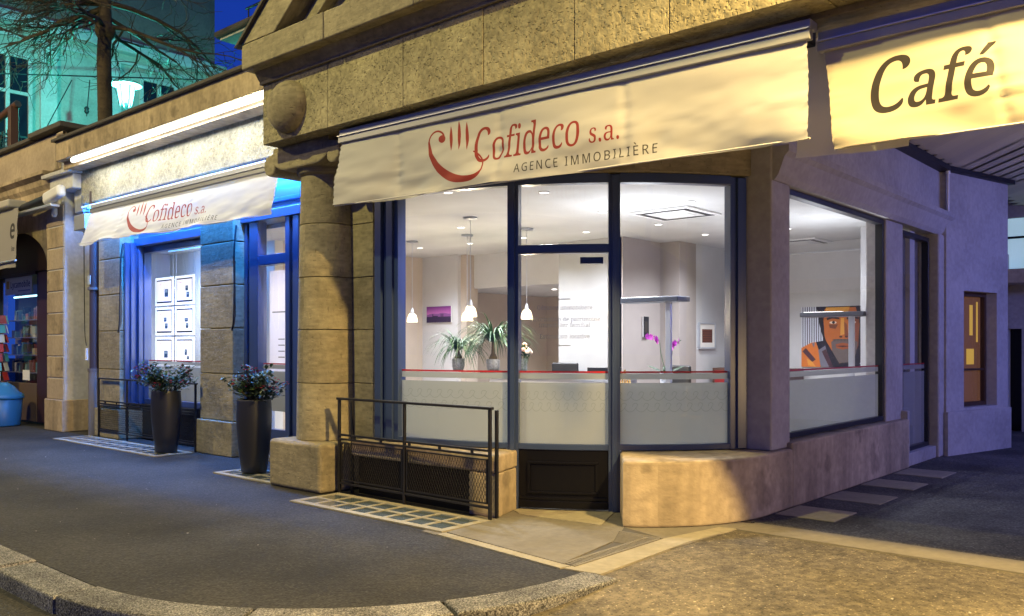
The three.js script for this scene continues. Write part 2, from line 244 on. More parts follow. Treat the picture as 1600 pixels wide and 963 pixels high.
function buildColumn(parent, X, Z, full) {
  const c = grp('column', parent);
  mesh('plinth', box(X - .47, X + .47, 0, .52, Z + .46, Z - .5, .045), M.stone2, c);
  const hs = [.52, 1.14, 1.72, 2.29, 2.87, 3.5], rr = y => .345 - .05 * Math.pow((y - .5) / 3, 1.3);
  for (let i = 0; i < 5; i++) { const a = hs[i] + .003, b = hs[i + 1] - .003, pr = []; pr.push([0, a], [rr(a) - .006, a], [rr(a), a + .006]); for (let k = 1; k < 5; k++) pr.push([rr(lerp(a, b, k / 5)), lerp(a, b, k / 5)]); pr.push([rr(b), b - .006], [rr(b) - .006, b], [0, b]);
    const g = lathe(pr, 48), uv = g.attributes.uv, p = g.attributes.position; for (let k = 0; k < uv.count; k++) uv.setXY(k, uv.getX(k) * 2.1 + i * .37, p.getY(k)); g.translate(X, 0, Z); mesh('drum', g, [M.stone, M.stone2, M.stone, M.stone3, M.stone2][i], c); }
  mesh('neck', lathe([[0, 3.40], [.30, 3.40], [.335, 3.43], [.335, 3.46], [.36, 3.5], [.36, 3.53], [0, 3.53]], 40).translate(X, 0, Z), M.stone2, c);
  // capital with two scrolls
  const s = new THREE.Shape(); const w = .60; s.moveTo(-w, 3.66); s.bezierCurveTo(-w - .09, 3.66, -w - .1, 3.47, -w + .03, 3.47); s.bezierCurveTo(-w + .12, 3.47, -w + .13, 3.57, -w + .06, 3.58); s.bezierCurveTo(-w + .16, 3.59, -w + .16, 3.5, -.25, 3.5); s.lineTo(.25, 3.5); s.bezierCurveTo(w - .16, 3.5, w - .16, 3.59, w - .06, 3.58); s.bezierCurveTo(w - .13, 3.57, w - .12, 3.47, w - .03, 3.47); s.bezierCurveTo(w + .1, 3.47, w + .09, 3.66, w, 3.66); s.lineTo(.2, 3.72); s.lineTo(-.2, 3.72);
  const cg = new THREE.ExtrudeGeometry(s, { depth: .72, bevelEnabled: true, bevelSize: .02, bevelThickness: .02, bevelSegments: 2, curveSegments: 10 }); cg.translate(X, 0, Z - .36); mesh('capital', boxUV(cg), M.stone3, c);
  mesh('abacus', box(X - .52, X + .5, 3.69, 3.75, Z + .37, Z - .4, .012), M.stone2, c);
}
buildColumn(B, -7.86, -5.86); buildColumn(B, .75, -5.86);
{ // pilaster joining the column to the window, in courses
  const p = grp('pilaster', B), hs = [.0, .52, 1.14, 1.72, 2.29, 2.87, 3.66];
  for (let i = 0; i < 6; i++) mesh('stone_block', box(-7.9, i ? -7.2 : -7.16, hs[i] + .003, hs[i + 1] - .003, -5.95, -6.3, .008), [M.stone2, M.stone, M.stone3][i % 3], p);
  for (let i = 1; i < 6; i++) mesh('stone_block', box(-7.2, -6.84, hs[i] + .003, hs[i + 1] - .003, -6.0, -6.09, .006), [M.stone3, M.stone2, M.stone][i % 3], p);
}
// --- curved shop window
const GC = [-6.857, -9.4216], GR = 3.579;
const arc = (r, t) => [GC[0] + r * Math.cos(rad(t)), GC[1] + r * Math.sin(rad(t))];
const sector = (r0, r1, t0, t1, n = 10) => { const a = [], b = []; for (let k = 0; k <= n; k++) { a.push(arc(r1, lerp(t0, t1, k / n))); b.unshift(arc(r0, lerp(t0, t1, k / n))); } return [...a, ...b].reverse(); };
function arcSheet(r, t0, t1, y0, y1, n = 14, m = 1) { // curved sheet with uv 0..1, left to right
  const g = new THREE.PlaneGeometry(1, 1, n, m), p = g.attributes.position; for (let i = 0; i < p.count; i++) { const q = arc(r, lerp(t0, t1, p.getX(i) + .5)); p.setXYZ(i, q[0], lerp(y0, y1, p.getY(i) + .5), q[1]); } g.computeVertexNormals(); return g;
}
const tFilm = canvasTex(1024, 512, (c, w, h) => { c.fillStyle = '#fff'; c.fillRect(0, 0, w, h); c.strokeStyle = 'rgba(120,125,120,.35)'; c.lineWidth = 3; for (let r = 0; r < 2; r++) for (let k = -1; k < 11; k++) { const x = k * 102 + r * 45, y = 95 + r * 95; c.beginPath(); c.moveTo(x, y + 20); c.bezierCurveTo(x + 30, y + 70, x + 90, y + 60, x + 120, y - 10); c.bezierCurveTo(x + 95, y - 35, x + 70, y - 15, x + 75, y + 10); c.stroke(); } });
M.film = phys([.27, .285, .26], .95, { transmission: .4, thickness: 0, map: tFilm, side: THREE.DoubleSide });
M.filmPlain = phys([.27, .285, .26], .95, { transmission: .4, thickness: 0, side: THREE.DoubleSide });
{
  const w = grp('curved_shop_window', B);
  const V = [[89.7, 86.3], [66.4, 64.7], [51.3, 49.6], [32.7, 29.2]];
  V.forEach(([a, b], i) => { const lo = (i === 1 || i === 2) ? .0 : .57; mesh('mullion', plan(sector(GR - .06, GR + .05, a, b, 3), lo, 3.14, .008), M.frame, w);
    mesh('mullion_bead', plan(sector(GR + .04, GR + .075, lerp(a, b, .3), lerp(a, b, .7), 2), lo + .01, 3.13, .004), M.frame, w); });
  mesh('mullion', plan(sector(GR - .06, GR + .09, 91.2, 89.75, 2), .57, 3.14, .008), M.frame, w);
  for (const [a, b] of [[86.3, 66.4], [64.7, 51.3], [49.6, 32.7]]) {
    mesh('bottom_rail', plan(sector(GR - .05, GR + .045, a, b), .572, .628, .008), M.frame, w);
    mesh('top_rail', plan(sector(GR - .05, GR + .055, a, b), 3.06, 3.15, .008), M.frame, w);
    const isDoor = a === 64.7;
    if (!isDoor) mesh('pane', arcSheet(GR, a, b, .62, 3.07), M.glass, w);
    else { mesh('transom', plan(sector(GR - .05, GR + .05, a, b), 2.41, 2.495, .01), M.frame, w); mesh('pane', arcSheet(GR, a, b, 2.49, 3.07), M.glass, w); mesh('pane', arcSheet(GR, a, b, .62, 2.42), M.glass, w); }
    mesh('frosted_film', arcSheet(GR - .006, a, b, .626, 1.20), M.film, w); mesh('frosted_band', arcSheet(GR - .006, a, b, 1.232, 1.288), M.filmPlain, w); mesh('red_stripe', arcSheet(GR - .006, a, b, 1.292, 1.309), M.red, w);
  }
  const d = grp('door', B);
  mesh('lower_panel', plan(sector(GR - .04, GR + .03, 64.7, 51.3), .03, .572, 0), M.doorblack, d);
  mesh('kick_rail', plan(sector(GR + .03, GR + .055, 64.6, 51.4), .03, .10, .008), M.doorblack, d); mesh('kick_rail', plan(sector(GR + .03, GR + .045, 64.6, 51.4), .10, .135, .006), M.doorblack, d);
  for (const [y0, y1] of [[.16, .185], [.44, .465]]) mesh('panel_moulding', plan(sector(GR + .03, GR + .05, 63.3, 52.8), y0, y1, .006), M.doorblack, d);
  for (const [a, b] of [[63.3, 62.9], [53.2, 52.8]]) mesh('panel_moulding', plan(sector(GR + .03, GR + .05, a, b, 2), .185, .44, .004), M.doorblack, d);
  mesh('door_closer', plan(sector(GR - .09, GR - .05, 55.5, 52), 2.32, 2.38, 0), M.plastic, d);
  const tx = canvasTex(512, 320, (c, w_, h) => { c.fillStyle = '#000'; c.fillRect(0, 0, w_, h); c.fillStyle = '#fff'; c.textAlign = 'center'; c.font = '38px serif'; c.fillRect(216, 8, 80, 6); c.fillText('Gérance immobilière', 256, 78); c.fillText('Valorisation de patrimoine', 256, 152); c.fillText('immobilier familial', 256, 190); c.fillText('Estimation locative', 256, 262); c.fillRect(216, 304, 80, 6); }); tx.colorSpace = THREE.NoColorSpace;
  mesh('lettering', arcSheet(GR + .006, 63.4, 52.2, 1.53, 2.0), mat([.40, .40, .43], .7, { alphaMap: tx, transparent: true, side: THREE.DoubleSide }), d);
  // lintel and sills
  mesh('lintel', plan(sector(GR - .25, GR + .1, 91, 29), 3.15, 3.70, .01), M.stone2, B);
  const sl = grp('window_sill', B);
  mesh('sill_stone', plan([[-7.19, -5.66], [-6.3, -5.655], ...[0, 1, 2, 3, 4, 5].map(k => [lerp(-6.28, -5.17, k / 5), -5.655 - .035 * k / 5]), arc(GR - .02, 64.8), ...[68, 72, 76, 80, 84, 88, 91.5].map(t => arc(GR - .05, t)), [-7.19, -5.9]], .40, .565, .025), M.sillwall, sl); mesh('sill_stone', plan([[-5.5, -5.68], [-5.18, -5.70], arc(GR - .02, 64.9), arc(GR - .02, 69)], 0, .399, .015), M.sillwall, sl); mesh('dark_recess_panel', plan([[-7.17, -5.74], [-5.5, -5.76], [-5.5, -5.9], [-7.17, -5.9]], 0, .399), M.doorblack, sl);  // black panel below the sill painted as the dark void of the recess
  const oc = [-4.9, -7.4], o = [[-4.12, -6.13]]; for (let k = 0; k <= 12; k++) { const t = rad(lerp(56, 3, k / 12)); o.push([oc[0] + 1.5 * Math.cos(t), oc[1] + 1.5 * Math.sin(t)]); }
  mesh('sill_stone', plan([...o, [-3.4, -7.94], [-3.85, -7.94], ...[29, 33, 37, 41, 45, 49.5].map(t => arc(GR - .05, t))], 0, .565, .025), M.sillwall, sl);
  mesh('sill_stone', box(-3.78, -3.4, 0, .62, -7.945, -11.5, .02), M.sillwall, sl);
}
{ // --- right side: corner pier, windows under the passage, wall beyond
  const p = grp('corner_pier', B); mesh('pier_shaft', box(-3.74, -3.46, .566, 3.7, -7.6, -8.02, .02), M.porch, p); mesh('pier_return', box(-3.95, -3.72, .566, 3.7, -7.68, -8.02, .01), M.porch, p);
  const sw = grp('side_window', B), X = -3.57;
  function side(z0, z1, y0, y1, film) {
    mesh('frame_rail', box(X - .05, X + .05, y0 - .055, y0, z0, z1, .006), M.darkframe, sw); mesh('frame_rail', box(X - .05, X + .05, y1, y1 + .06, z0, z1, .006), M.darkframe, sw);
    for (const z of [z0, z1]) mesh('frame_stile', box(X - .045, X + .047, y0 - .05, y1 + .055, z - .025, z + .025, .006), M.darkframe, sw);
    mesh('pane', new THREE.PlaneGeometry(z0 - z1, y1 - y0).rotateY(Math.PI / 2).translate(X, (y0 + y1) / 2, (z0 + z1) / 2), M.glass, sw);
    const sh = (a, b, m, n) => mesh(n, new THREE.PlaneGeometry(z0 - z1, b - a).rotateY(Math.PI / 2).translate(X - .007, (a + b) / 2, (z0 + z1) / 2), m, sw);
    sh(y0, 1.2, M.filmPlain, 'frosted_film'); sh(1.232, 1.288, M.filmPlain, 'frosted_band'); sh(1.292, 1.309, M.red, 'red_stripe');
  }
  side(-8.05, -10.9, .69, 3.03); side(-11.64, -12.78, .22, 2.98); mesh('dark_back_panel', box(-3.68, -3.66, .2, 3.0, -11.62, -12.8), mat([.11, .11, .12], .8), sw);  // dark panel added behind the second pane so the window reads dark
  const wl = grp('passage_wall', B);
  mesh('post', box(-3.75, -3.50, .0, 3.1, -10.93, -11.58, .02), M.porch, wl); mesh('post', box(-3.75, -3.40, 0, 3.1, -12.82, -13.2, .03), M.porch, wl);
  mesh('post_base', box(-3.75, -3.42, 0, .72, -11.5, -11.585, .01), M.porch, wl); mesh('threshold', box(-3.75, -3.44, 0, .165, -11.58, -12.82, .01), M.porch, wl);
  mesh('lintel_mould', elevX2([[-3.75, 3.09], [-3.44, 3.09], [-3.40, 3.14], [-3.34, 3.30], [-3.30, 3.34], [-3.30, 3.40], [-3.75, 3.40]], -7.62, -13.25), M.porch, wl);
  mesh('upper_band', box(-3.75, -3.45, 3.40, 4.1, -5.96, -13.2), M.porch, wl);
  // thicker wall with the brown window
  const A = [-3.37, -13.05], D = [-2.95, -14.75], at = (t, off = 0) => [lerp(A[0], D[0], t) - off, lerp(A[1], D[1], t)];
  const seg = (t0, t1, y0, y1, n, off = 0, th = .35, m = M.porch) => mesh(n, plan([at(t0, off), at(t1, off), at(t1, off + th), at(t0, off + th)].reverse(), y0, y1, .006), m, wl);
  seg(0, .27, 0, 4.1, 'wall_panel'); seg(.81, 1, 0, 4.1, 'wall_panel'); seg(.27, .81, 0, .66, 'wall_panel'); seg(.27, .81, 2.33, 4.1, 'wall_panel'); seg(-.02, 1.01, 0, .62, 'wall_base', -.04, .05);
  const bw = grp('brown_window', B); const f = (t0, t1, y0, y1, n, off, th, m) => { const o = mesh(n, plan([at(t0, off), at(t1, off), at(t1, off + th), at(t0, off + th)].reverse(), y0, y1, 0), m, bw); return o; };
  f(.27, .81, .66, 2.33, 'pane', .2, .01, phys([.10, .05, .03], .25, { clearcoat: .5, emissive: col(.22, .09, .025), emissiveIntensity: .35 }));
  const wood = mat([.05, .022, .012], .5); f(.27, .30, .66, 2.33, 'frame_stile', .14, .06, wood); f(.78, .81, .66, 2.33, 'frame_stile', .14, .06, wood); f(.30, .78, 2.27, 2.33, 'frame_rail', .14, .06, wood); f(.30, .78, .66, .72, 'frame_rail', .14, .06, wood); f(.30, .78, 1.18, 1.21, 'frame_rail', .15, .05, wood);
  const gold = lit([.75, .45, .06], .55, { color: col(.25, .16, .03) }); for (const [a, b, y0, y1] of [[.35, .39, 1.75, 2.2], [.44, .50, 1.55, 2.22], [.60, .65, 1.7, 2.15], [.71, .735, 1.6, 2.2], [.36, .42, 1.26, 1.38], [.55, .67, 1.27, 1.5]]) f(a, b, y0, y1, 'lit_stripe', .196, .003, gold);
}
function elevX2(pts, z0, z1) { // outline [x,y] extruded from z0 back to z1
  const g = new THREE.ExtrudeGeometry(new THREE.Shape(pts.map(p => new THREE.Vector2(...p))), { depth: z0 - z1, bevelEnabled: false }); g.translate(0, 0, z1); return boxUV(g);
}
{ // --- passage ceiling of slats, black trim, end wall
  const c = grp('passage_ceiling', B); mesh('deck', box(-3.5, -.5, 4.14, 4.3, -5.9, -20), M.coping, c);
  const sm = [mat([.66, .60, .44], .6), mat([.70, .64, .48], .6), mat([.60, .55, .42], .6)], dir = new THREE.Vector3(.6, 0, .8);
  for (let k = 0; k < 44; k++) { // slats run diagonally, cut at the wall side
    const s = -20 + k * .36, x0 = -3.42, z0 = s, L = Math.min((-.6 - x0) / .6, (-6.0 - z0) / .8); if (L < .3) continue;
    const g = new THREE.BoxGeometry(L, .05, .27); g.translate(L / 2, 0, 0); g.rotateY(-Math.atan2(.8, .6)); g.translate(x0 + .12, 4.07, z0); mesh('ceiling_slat', boxUV(g), sm[k % 3], c);
    const h = new THREE.BoxGeometry(L, .03, .045); h.translate(L / 2, 0, 0); h.rotateY(-Math.atan2(.8, .6)); h.translate(x0 + .12, 4.10, z0 + .3); mesh('cover_strip', boxUV(h), sm[(k + 1) % 3], c);
  }
  mesh('edge_trim', box(-3.47, -3.30, 3.98, 4.135, -6.0, -13.6), M.iron, c); mesh('edge_trim', plan([[-3.30, -13.0], [-2.86, -14.8], [-3.02, -14.8], [-3.45, -13.0]], 3.98, 4.135), M.iron, c);
  const e = thing('rear_house', 'dim house wall with arched doorway and lit upper window closing the passage', 'building');
  const z = -17.6; mesh('wall', [box(-6, -3.75, 0, 2.65, z, z - .3), box(-3.3, 6, 0, 2.65, z, z - .3), box(-3.75, -3.3, 1.85, 2.65, z, z - .3), box(-6, -4.0, 2.65, 5, z, z - .3), box(-2.4, 6, 2.65, 5, z, z - .3), box(-4.0, -2.4, 3.85, 5, z, z - .3)], M.porch, e);
  mesh('balcony_slab', box(-4.4, 3, 2.62, 2.86, z + .9, z - .01, .01), M.sillwall, e);
  const d = grp('doorway', e); mesh('door_leaf', box(-3.75, -3.3, 0, 1.85, z - .22, z - .26), M.doorblack, d);
  const w = grp('window', e); mesh('pane', box(-4.0, -2.4, 2.88, 3.85, z - .12, z - .13), lit([.45, .75, .85], .5), w); for (const x of [-4.0, -3.6, -3.2, -2.8, -2.4]) mesh('glazing_bar', box(x - .025, x + .025, 2.87, 3.85, z - .06, z - .11), M.iron, w); mesh('glazing_bar', box(-4.0, -2.4, 3.48, 3.52, z - .07, z - .11), M.iron, w);
}
{ // --- left bay: piers, frieze, parapet, windows
  const Z = -6.42;
  const bay = grp('shopfront_bay', B);
  const courses = (x0, x1, hs, z1) => { for (let i = 0; i < hs.length - 1; i++) mesh('stone_block', box(x0 - (i ? 0 : .05), x1 + (i ? 0 : .05), hs[i] + .003, hs[i + 1] - .003, Z + (i ? 0 : .05), z1, .015), [M.stone, M.stone3, M.stone2][i % 3], bay); };
  courses(-11.66, -10.78, [0, .49, 1.15, 1.79, 2.4, 3.0, 3.6, 4.01], -6.85); courses(-15.05, -14.25, [0, .49, 1.15, 1.79, 2.4, 3.0, 3.6, 4.01], -6.95);
  mesh('frieze', box(-15.62, -8.3, 4.01, 4.66, -6.36, -6.8, .02), M.stuccoGrey, bay);
  mesh('parapet', box(-15.72, -8.2, 4.72, 5.05, -5.98, -6.8, .015), M.beige2, bay); mesh('parapet_lip', box(-15.70, -8.2, 4.59, 4.722, -6.10, -6.8, .01), M.beige2, bay);
  mesh('coping', box(-15.78, -8.2, 5.05, 5.10, -5.92, -6.85, .01), M.coping, bay);
  mesh('head_panel', box(-14.9, -8.0, 3.32, 4.012, -6.74, -6.9), M.frame, bay); mesh('head_rail', box(-14.3, -11.6, 3.20, 3.33, -6.66, -6.9, .01), M.frame, bay); mesh('head_rail', box(-10.8, -8.4, 3.25, 3.38, -6.54, -6.9, .01), M.frame, bay); mesh('head_rail', box(-14.3, -8.4, 3.5, 3.56, -6.69, -6.9, .01), M.frame, bay);
  mesh('return_wall', box(-8.36, -7.9, 0, 4.6, -6.2, -6.85), M.stone2, bay); mesh('spandrel', box(-14.3, -11.6, 0, .57, -6.78, -7.0), M.doorblack, bay);
  const w = grp('poster_window', B), zz = -6.86;
  for (const x of [-14.25, -11.7]) mesh('frame_stile', box(x, x + .09, .57, 3.25, zz + .07, zz - .06, .008), M.frame, w);
  mesh('frame_rail', box(-14.2, -11.6, .57, .66, zz + .06, zz - .05, .008), M.frame, w); mesh('frame_rail', box(-14.2, -11.6, 3.1, 3.2, zz + .06, zz - .05, .008), M.frame, w);
  for (const [x, z0, z1] of [[-14.24, -6.48, -6.80], [-14.2, -6.56, -6.62], [-14.18, -6.68, -6.74]]) mesh('jamb', box(x, x + .06, .57, 3.25, z0, z1, .008), M.frame, w);
  const pane = (x0, x1, y0, y1, p, z = zz) => mesh('pane', new THREE.PlaneGeometry(x1 - x0, y1 - y0).translate((x0 + x1) / 2, (y0 + y1) / 2, z), M.glass, p);
  pane(-14.16, -11.66, .64, 3.12, w);
  const strips = (x0, x1, p, zz = -6.86) => { const sh = (a, b, m, n) => mesh(n, new THREE.PlaneGeometry(x1 - x0, b - a).translate((x0 + x1) / 2, (a + b) / 2, zz - .006), m, p); sh(.66, 1.2, M.filmPlain, 'frosted_film'); sh(1.232, 1.288, M.filmPlain, 'frosted_band'); sh(1.292, 1.309, M.red, 'red_stripe'); };
  strips(-14.15, -11.66, w);
  const d = grp('shop_door', B);
  const zd = -6.66; for (const [x, wd, o] of [[-10.77, .07, .07], [-10.68, .05, .04], [-10.61, .21, .09], [-9.75, .1, .09], [-9.63, .05, .06], [-9.56, .13, .10], [-8.42, .1, .05]]) mesh('frame_stile', box(x, x + wd, .03, 3.25, zd + o, zd - .06, .01), M.frame, d);
  mesh('transom', box(-10.4, -9.75, 2.64, 2.78, zd + .08, zd - .05, .01), M.frame, d); mesh('bottom_rail', box(-10.4, -9.75, .06, .42, zd + .05, zd - .05, .01), M.frame, d); mesh('bottom_rail', box(-9.43, -8.42, .06, .5, zd + .05, zd - .05, .01), M.frame, d);
  pane(-10.4, -9.75, .42, 2.64, d, zd); pane(-10.4, -9.75, 2.78, 3.25, d, zd); pane(-9.43, -8.42, .5, 3.25, d, zd);
  strips(-10.4, -9.75, d, zd); strips(-9.43, -8.42, d, zd); mesh('threshold', box(-10.78, -8.36, 0, .06, -6.5, -7, .01), M.slab, d);
  const ht = canvasTex(256, 512, (c) => { c.fillStyle = '#d9d6e2'; c.fillRect(0, 0, 256, 512); c.fillStyle = '#777'; c.fillRect(30, 150, 190, 5); for (let k = 0; k < 4; k++) c.fillRect(95, 250 + k * 22, 70, 4); c.fillRect(85, 400, 90, 4); c.fillRect(95, 418, 70, 4); });
  mesh('notice_panel', new THREE.PlaneGeometry(.56, 1.9).translate(-10.04, 1.62, zd - .05), phys([1, 1, 1], 1, { map: ht, side: THREE.DoubleSide, transmission: .55, thickness: 0 }), d);
}
// LED lines of the left bay
{
  const l = thing('led_tube', 'white glowing tube light under the parapet above the rough frieze', 'tube light');
  mesh('tube', bar([-15.1, 4.665, -6.02], [-8.5, 4.665, -6.02], .042, 12), lit([1, .98, .9], 4.0), l); mesh('channel', [box(-15.05, -8.45, 4.705, 4.718, -5.985, -6.045)], M.alu, l);
  rectLight(col(1, .97, .84), LED_WHITE, 6.5, .05, [-11.75, 4.615, -6.02], [-11.75, 3.9, -6.10]);
  const b = thing('blue_led_strip', 'blue glowing light strip below the frieze above the left awning', 'light strip');
  mesh('strip', box(-15.5, -9.3, 3.94, 3.965, -6.32, -6.35), lit([.02, .3, 1], 2.2), b);
  const b2 = thing('blue_led_strip', 'blue glowing light strip inside the head of the poster window', 'light strip'); mesh('strip', box(-14.1, -11.75, 3.15, 3.17, -7.18, -7.22), lit([.05, .4, 1], 2), b2); rectLight(col(.10, .36, 1), 80, 2.3, .05, [-12.95, 3.14, -7.2], [-12.95, 1.6, -7.55]);
  rectLight(col(.015, .24, 1), LED_BLUE, 6.2, .05, [-12.4, 3.93, -6.335], [-12.4, 2.2, -6.60]);
}
// ================================================================ INTERIOR
{
  const I = grp('interior', B), H = 3.2, wall = (x0, x1, z0, z1, m, y0 = .04, y1 = H) => mesh('interior_wall', box(x0, x1, y0, y1, z0, z1), m, I);
  const ceilOut = []; for (let t = 91; t >= 29; t -= 4) ceilOut.push(arc(GR - .06, t));
  const outline = [[-15.2, -6.9], [-8.36, -6.9], [-8.3, -6.2], [-7.2, -6.1], [-6.9, -5.95], ...ceilOut.slice(1), [-3.76, -7.7], [-3.62, -18], [-15.2, -18]];
  mesh('ceiling', plan(outline, H, H + .2), M.ceil, I); mesh('floor', plan(outline, -.06, .04), M.floor, I);
  wall(-15.25, -15.05, -6.9, -18, M.wallLav); wall(-15.2, -3.5, -17.9, -18.1, M.wallTan);
  wall(-3.72, -3.52, -12.85, -18, M.wallWhite); // behind the passage wall
  wall(-15.05, -11.7, -7.7, -7.85, M.wallWhite); wall(-12.2, -12.0, -7.85, -11.12, M.wallTan); // display backing, left wall of the office
  wall(-12.2, -11.06, -11.12, -11.3, M.wallLav); wall(-11.06, -10.92, -11.2, -11.5, M.wallTan);
  wall(-10.92, -8.55, -11.4, -11.6, M.wallLav, 2.59, H); mesh('ceiling', box(-12, -8.5, 2.6, 2.75, -11.6, -15), M.ceil, I); wall(-12.0, -8.0, -14.6, -14.8, M.wallTan); wall(-12.0, -11.8, -11.5, -14.8, M.wallTan); wall(-8.62, -8.4, -11.1, -14.8, M.wallTan);
  wall(-8.56, -7.35, -10.9, -11.1, M.wallGrey); wall(-7.5, -7.33, -10.9, -12.0, M.wallTaupe); wall(-7.5, -6.98, -11.97, -12.5, M.wallTaupe); wall(-7.4, -7.0, -12.5, -13.7, M.wallWhite);
  wall(-7.2, -3.6, -13.6, -13.8, M.wallWhite); wall(-4.25, -3.6, -12.2, -12.4, M.wallLav);
  mesh('picture_rail', box(-6.98, -4.2, 3.03, 3.055, -13.56, -13.6), M.alu, I);
}
const LAMPW = col(.84, .89, 1);
{ // recessed downlights
  const spots = [[720, 355], [656, 387], [734, 380], [818, 371], [941, 331], [916, 362], [1079, 315], [1029, 350], [1102, 366], [1231, 357], [850, 300], [700, 300]].map(p => PY(...p, 3.2)).concat([[-13.3, 3.2, -7.4], [-10.1, 3.2, -7.6]]);
  const where = ['among the pendants', 'over the far left corner', 'near the lavender wall', 'beside the door pane', 'left of the ceiling vent', 'before the white wall', 'in front of the ceiling vent', 'behind the ceiling vent', 'near the taupe pillar', 'seen through the side window', 'above the door', 'above the ponytail palms', 'above the posters', 'behind the shop door'];
  spots.forEach((p, i) => { const t = thing('downlight', 'small round recessed ceiling downlight ' + where[i], 'ceiling light', p, 'office downlights');
    mesh('trim_ring', lathe([[.045, -.002], [.06, -.002], [.062, -.008], [.05, -.012], [.045, -.008]], 20), M.white, t); mesh('lamp_disc', new THREE.CylinderGeometry(.045, .045, .008, 16).translate(0, -.006, 0), lit([1, .95, .88], 5), t);
    spot(t, LAMPW, DOWN, [0, -.03, 0], [0, -2, 0], 1.25, .9, 3); });
  const sp2 = [[-10, 2.6, -12.6], [-9.2, 2.6, -13.6]]; sp2.forEach((p, i) => { const t = thing('downlight', ['small recessed downlight at the front of the low rear ceiling', 'small recessed downlight at the back of the low rear ceiling'][i], 'ceiling light', p, 'office downlights'); mesh('lamp_disc', new THREE.CylinderGeometry(.045, .045, .008, 16).translate(0, -.006, 0), lit([1, .95, .88], 5), t); spot(t, LAMPW, DOWN, [0, -.03, 0], [0, -2, 0], 1.2, .9, 3); });
}
function pendant(px, pyTop, pyBot, label) {
  const c = PY(px, pyTop, 3.2), d = Math.hypot(c[0], c[2]); const h = 3.2 - 1.28, t = thing('pendant_lamp', label, 'lamp', [c[0], 1.92, c[2]], 'pendant lamps over the counter');
  mesh('canopy', lathe([[0, 1.28], [.09, 1.28], [.09, 1.25], [0, 1.25]], 20), M.steel, t); mesh('cord', bar([0, .17, 0], [0, 1.26, 0], .005, 5), M.steel, t); mesh('cap', lathe([[0, .22], [.015, .22], [.03, .15], [.045, .135], [0, .13]], 16), M.steel, t);
  mesh('shade', lathe([[.035, .135], [.06, .11], [.078, .05], [.085, 0]], 24), new THREE.MeshPhysicalMaterial({ color: col(.85, .75, .55), roughness: .8, transmission: .45, thickness: 0, side: THREE.DoubleSide, emissive: col(1, .72, .35), emissiveIntensity: .55 }), t);
  mesh('bulb', new THREE.SphereGeometry(.035, 12, 10).translate(0, .06, 0), lit([1, .82, .5], 6), t);
  const l = new THREE.PointLight(col(1, .82, .55), PEND, 0, 2); l.position.set(0, .06, 0); l.castShadow = true; l.shadow.radius = 2; t.add(l);
}
pendant(644, 377, 0, 'glowing bell pendant lamp hanging in front of the tan side wall'); pendant(735, 340, 0, 'glowing bell pendant lamp on the cord whose ceiling plate is largest'); pendant(730, 367, 0, 'glowing bell pendant lamp hanging above the ponytail palms'); pendant(823, 357, 0, 'glowing bell pendant lamp above the vase of roses');
function vent(px, py, label) { const c = PY(px, py, 3.2), t = thing('ceiling_vent', label, 'air vent', c); mesh('face_plate', box(-.42, .42, -.022, -.001, -.42, .42, .008), M.white, t); mesh('centre_panel', box(-.2, .2, -.03, -.023, -.2, .2, .003), M.white, t); for (const [a, b, e, f] of [[-.36, .36, -.35, -.28], [-.36, .36, .28, .35], [-.35, -.28, -.26, .26], [.28, .35, -.26, .26]]) mesh('slot', box(a, b, -.026, -.0225, e, f), M.plastic, t); }
vent(1055, 333, 'square air vent in the office ceiling behind the curved window'); vent(1250, 378, 'square air vent in the ceiling seen through the side window');
function floorLamp(px, pyHead, depthZ, label) {
  const c = PZ(px, pyHead, depthZ), t = thing('floor_lamp', label, 'lamp', [c[0], .04, c[2]], 'office uplighters'), h = c[1] - .04;
  mesh('base', box(-.2, .2, 0, .02, -.14, .14, .008), M.alu, t); mesh('post', box(-.035, .035, .02, h, -.02, .02, .006), M.alu, t); mesh('head', box(-.62, .2, h - .03, h + .03, -.14, .14, .012), mat([.10, .11, .13], .4), t);
  mesh('uplight', box(-.58, -.1, h + .03, h + .036, -.1, .1), lit([1, .97, .92], 3), t); rectLight(col(.86, .91, 1), UP, .5, .2, [c[0] - .34, c[1] + .05, c[2]], [c[0] - .34, 4, c[2]]); return t;
}
floorLamp(1045, 468, -8.6, 'tall T shaped office floor lamp beside the orchid'); floorLamp(1331, 491, -11.0, 'tall T shaped office floor lamp in front of the orange portrait');
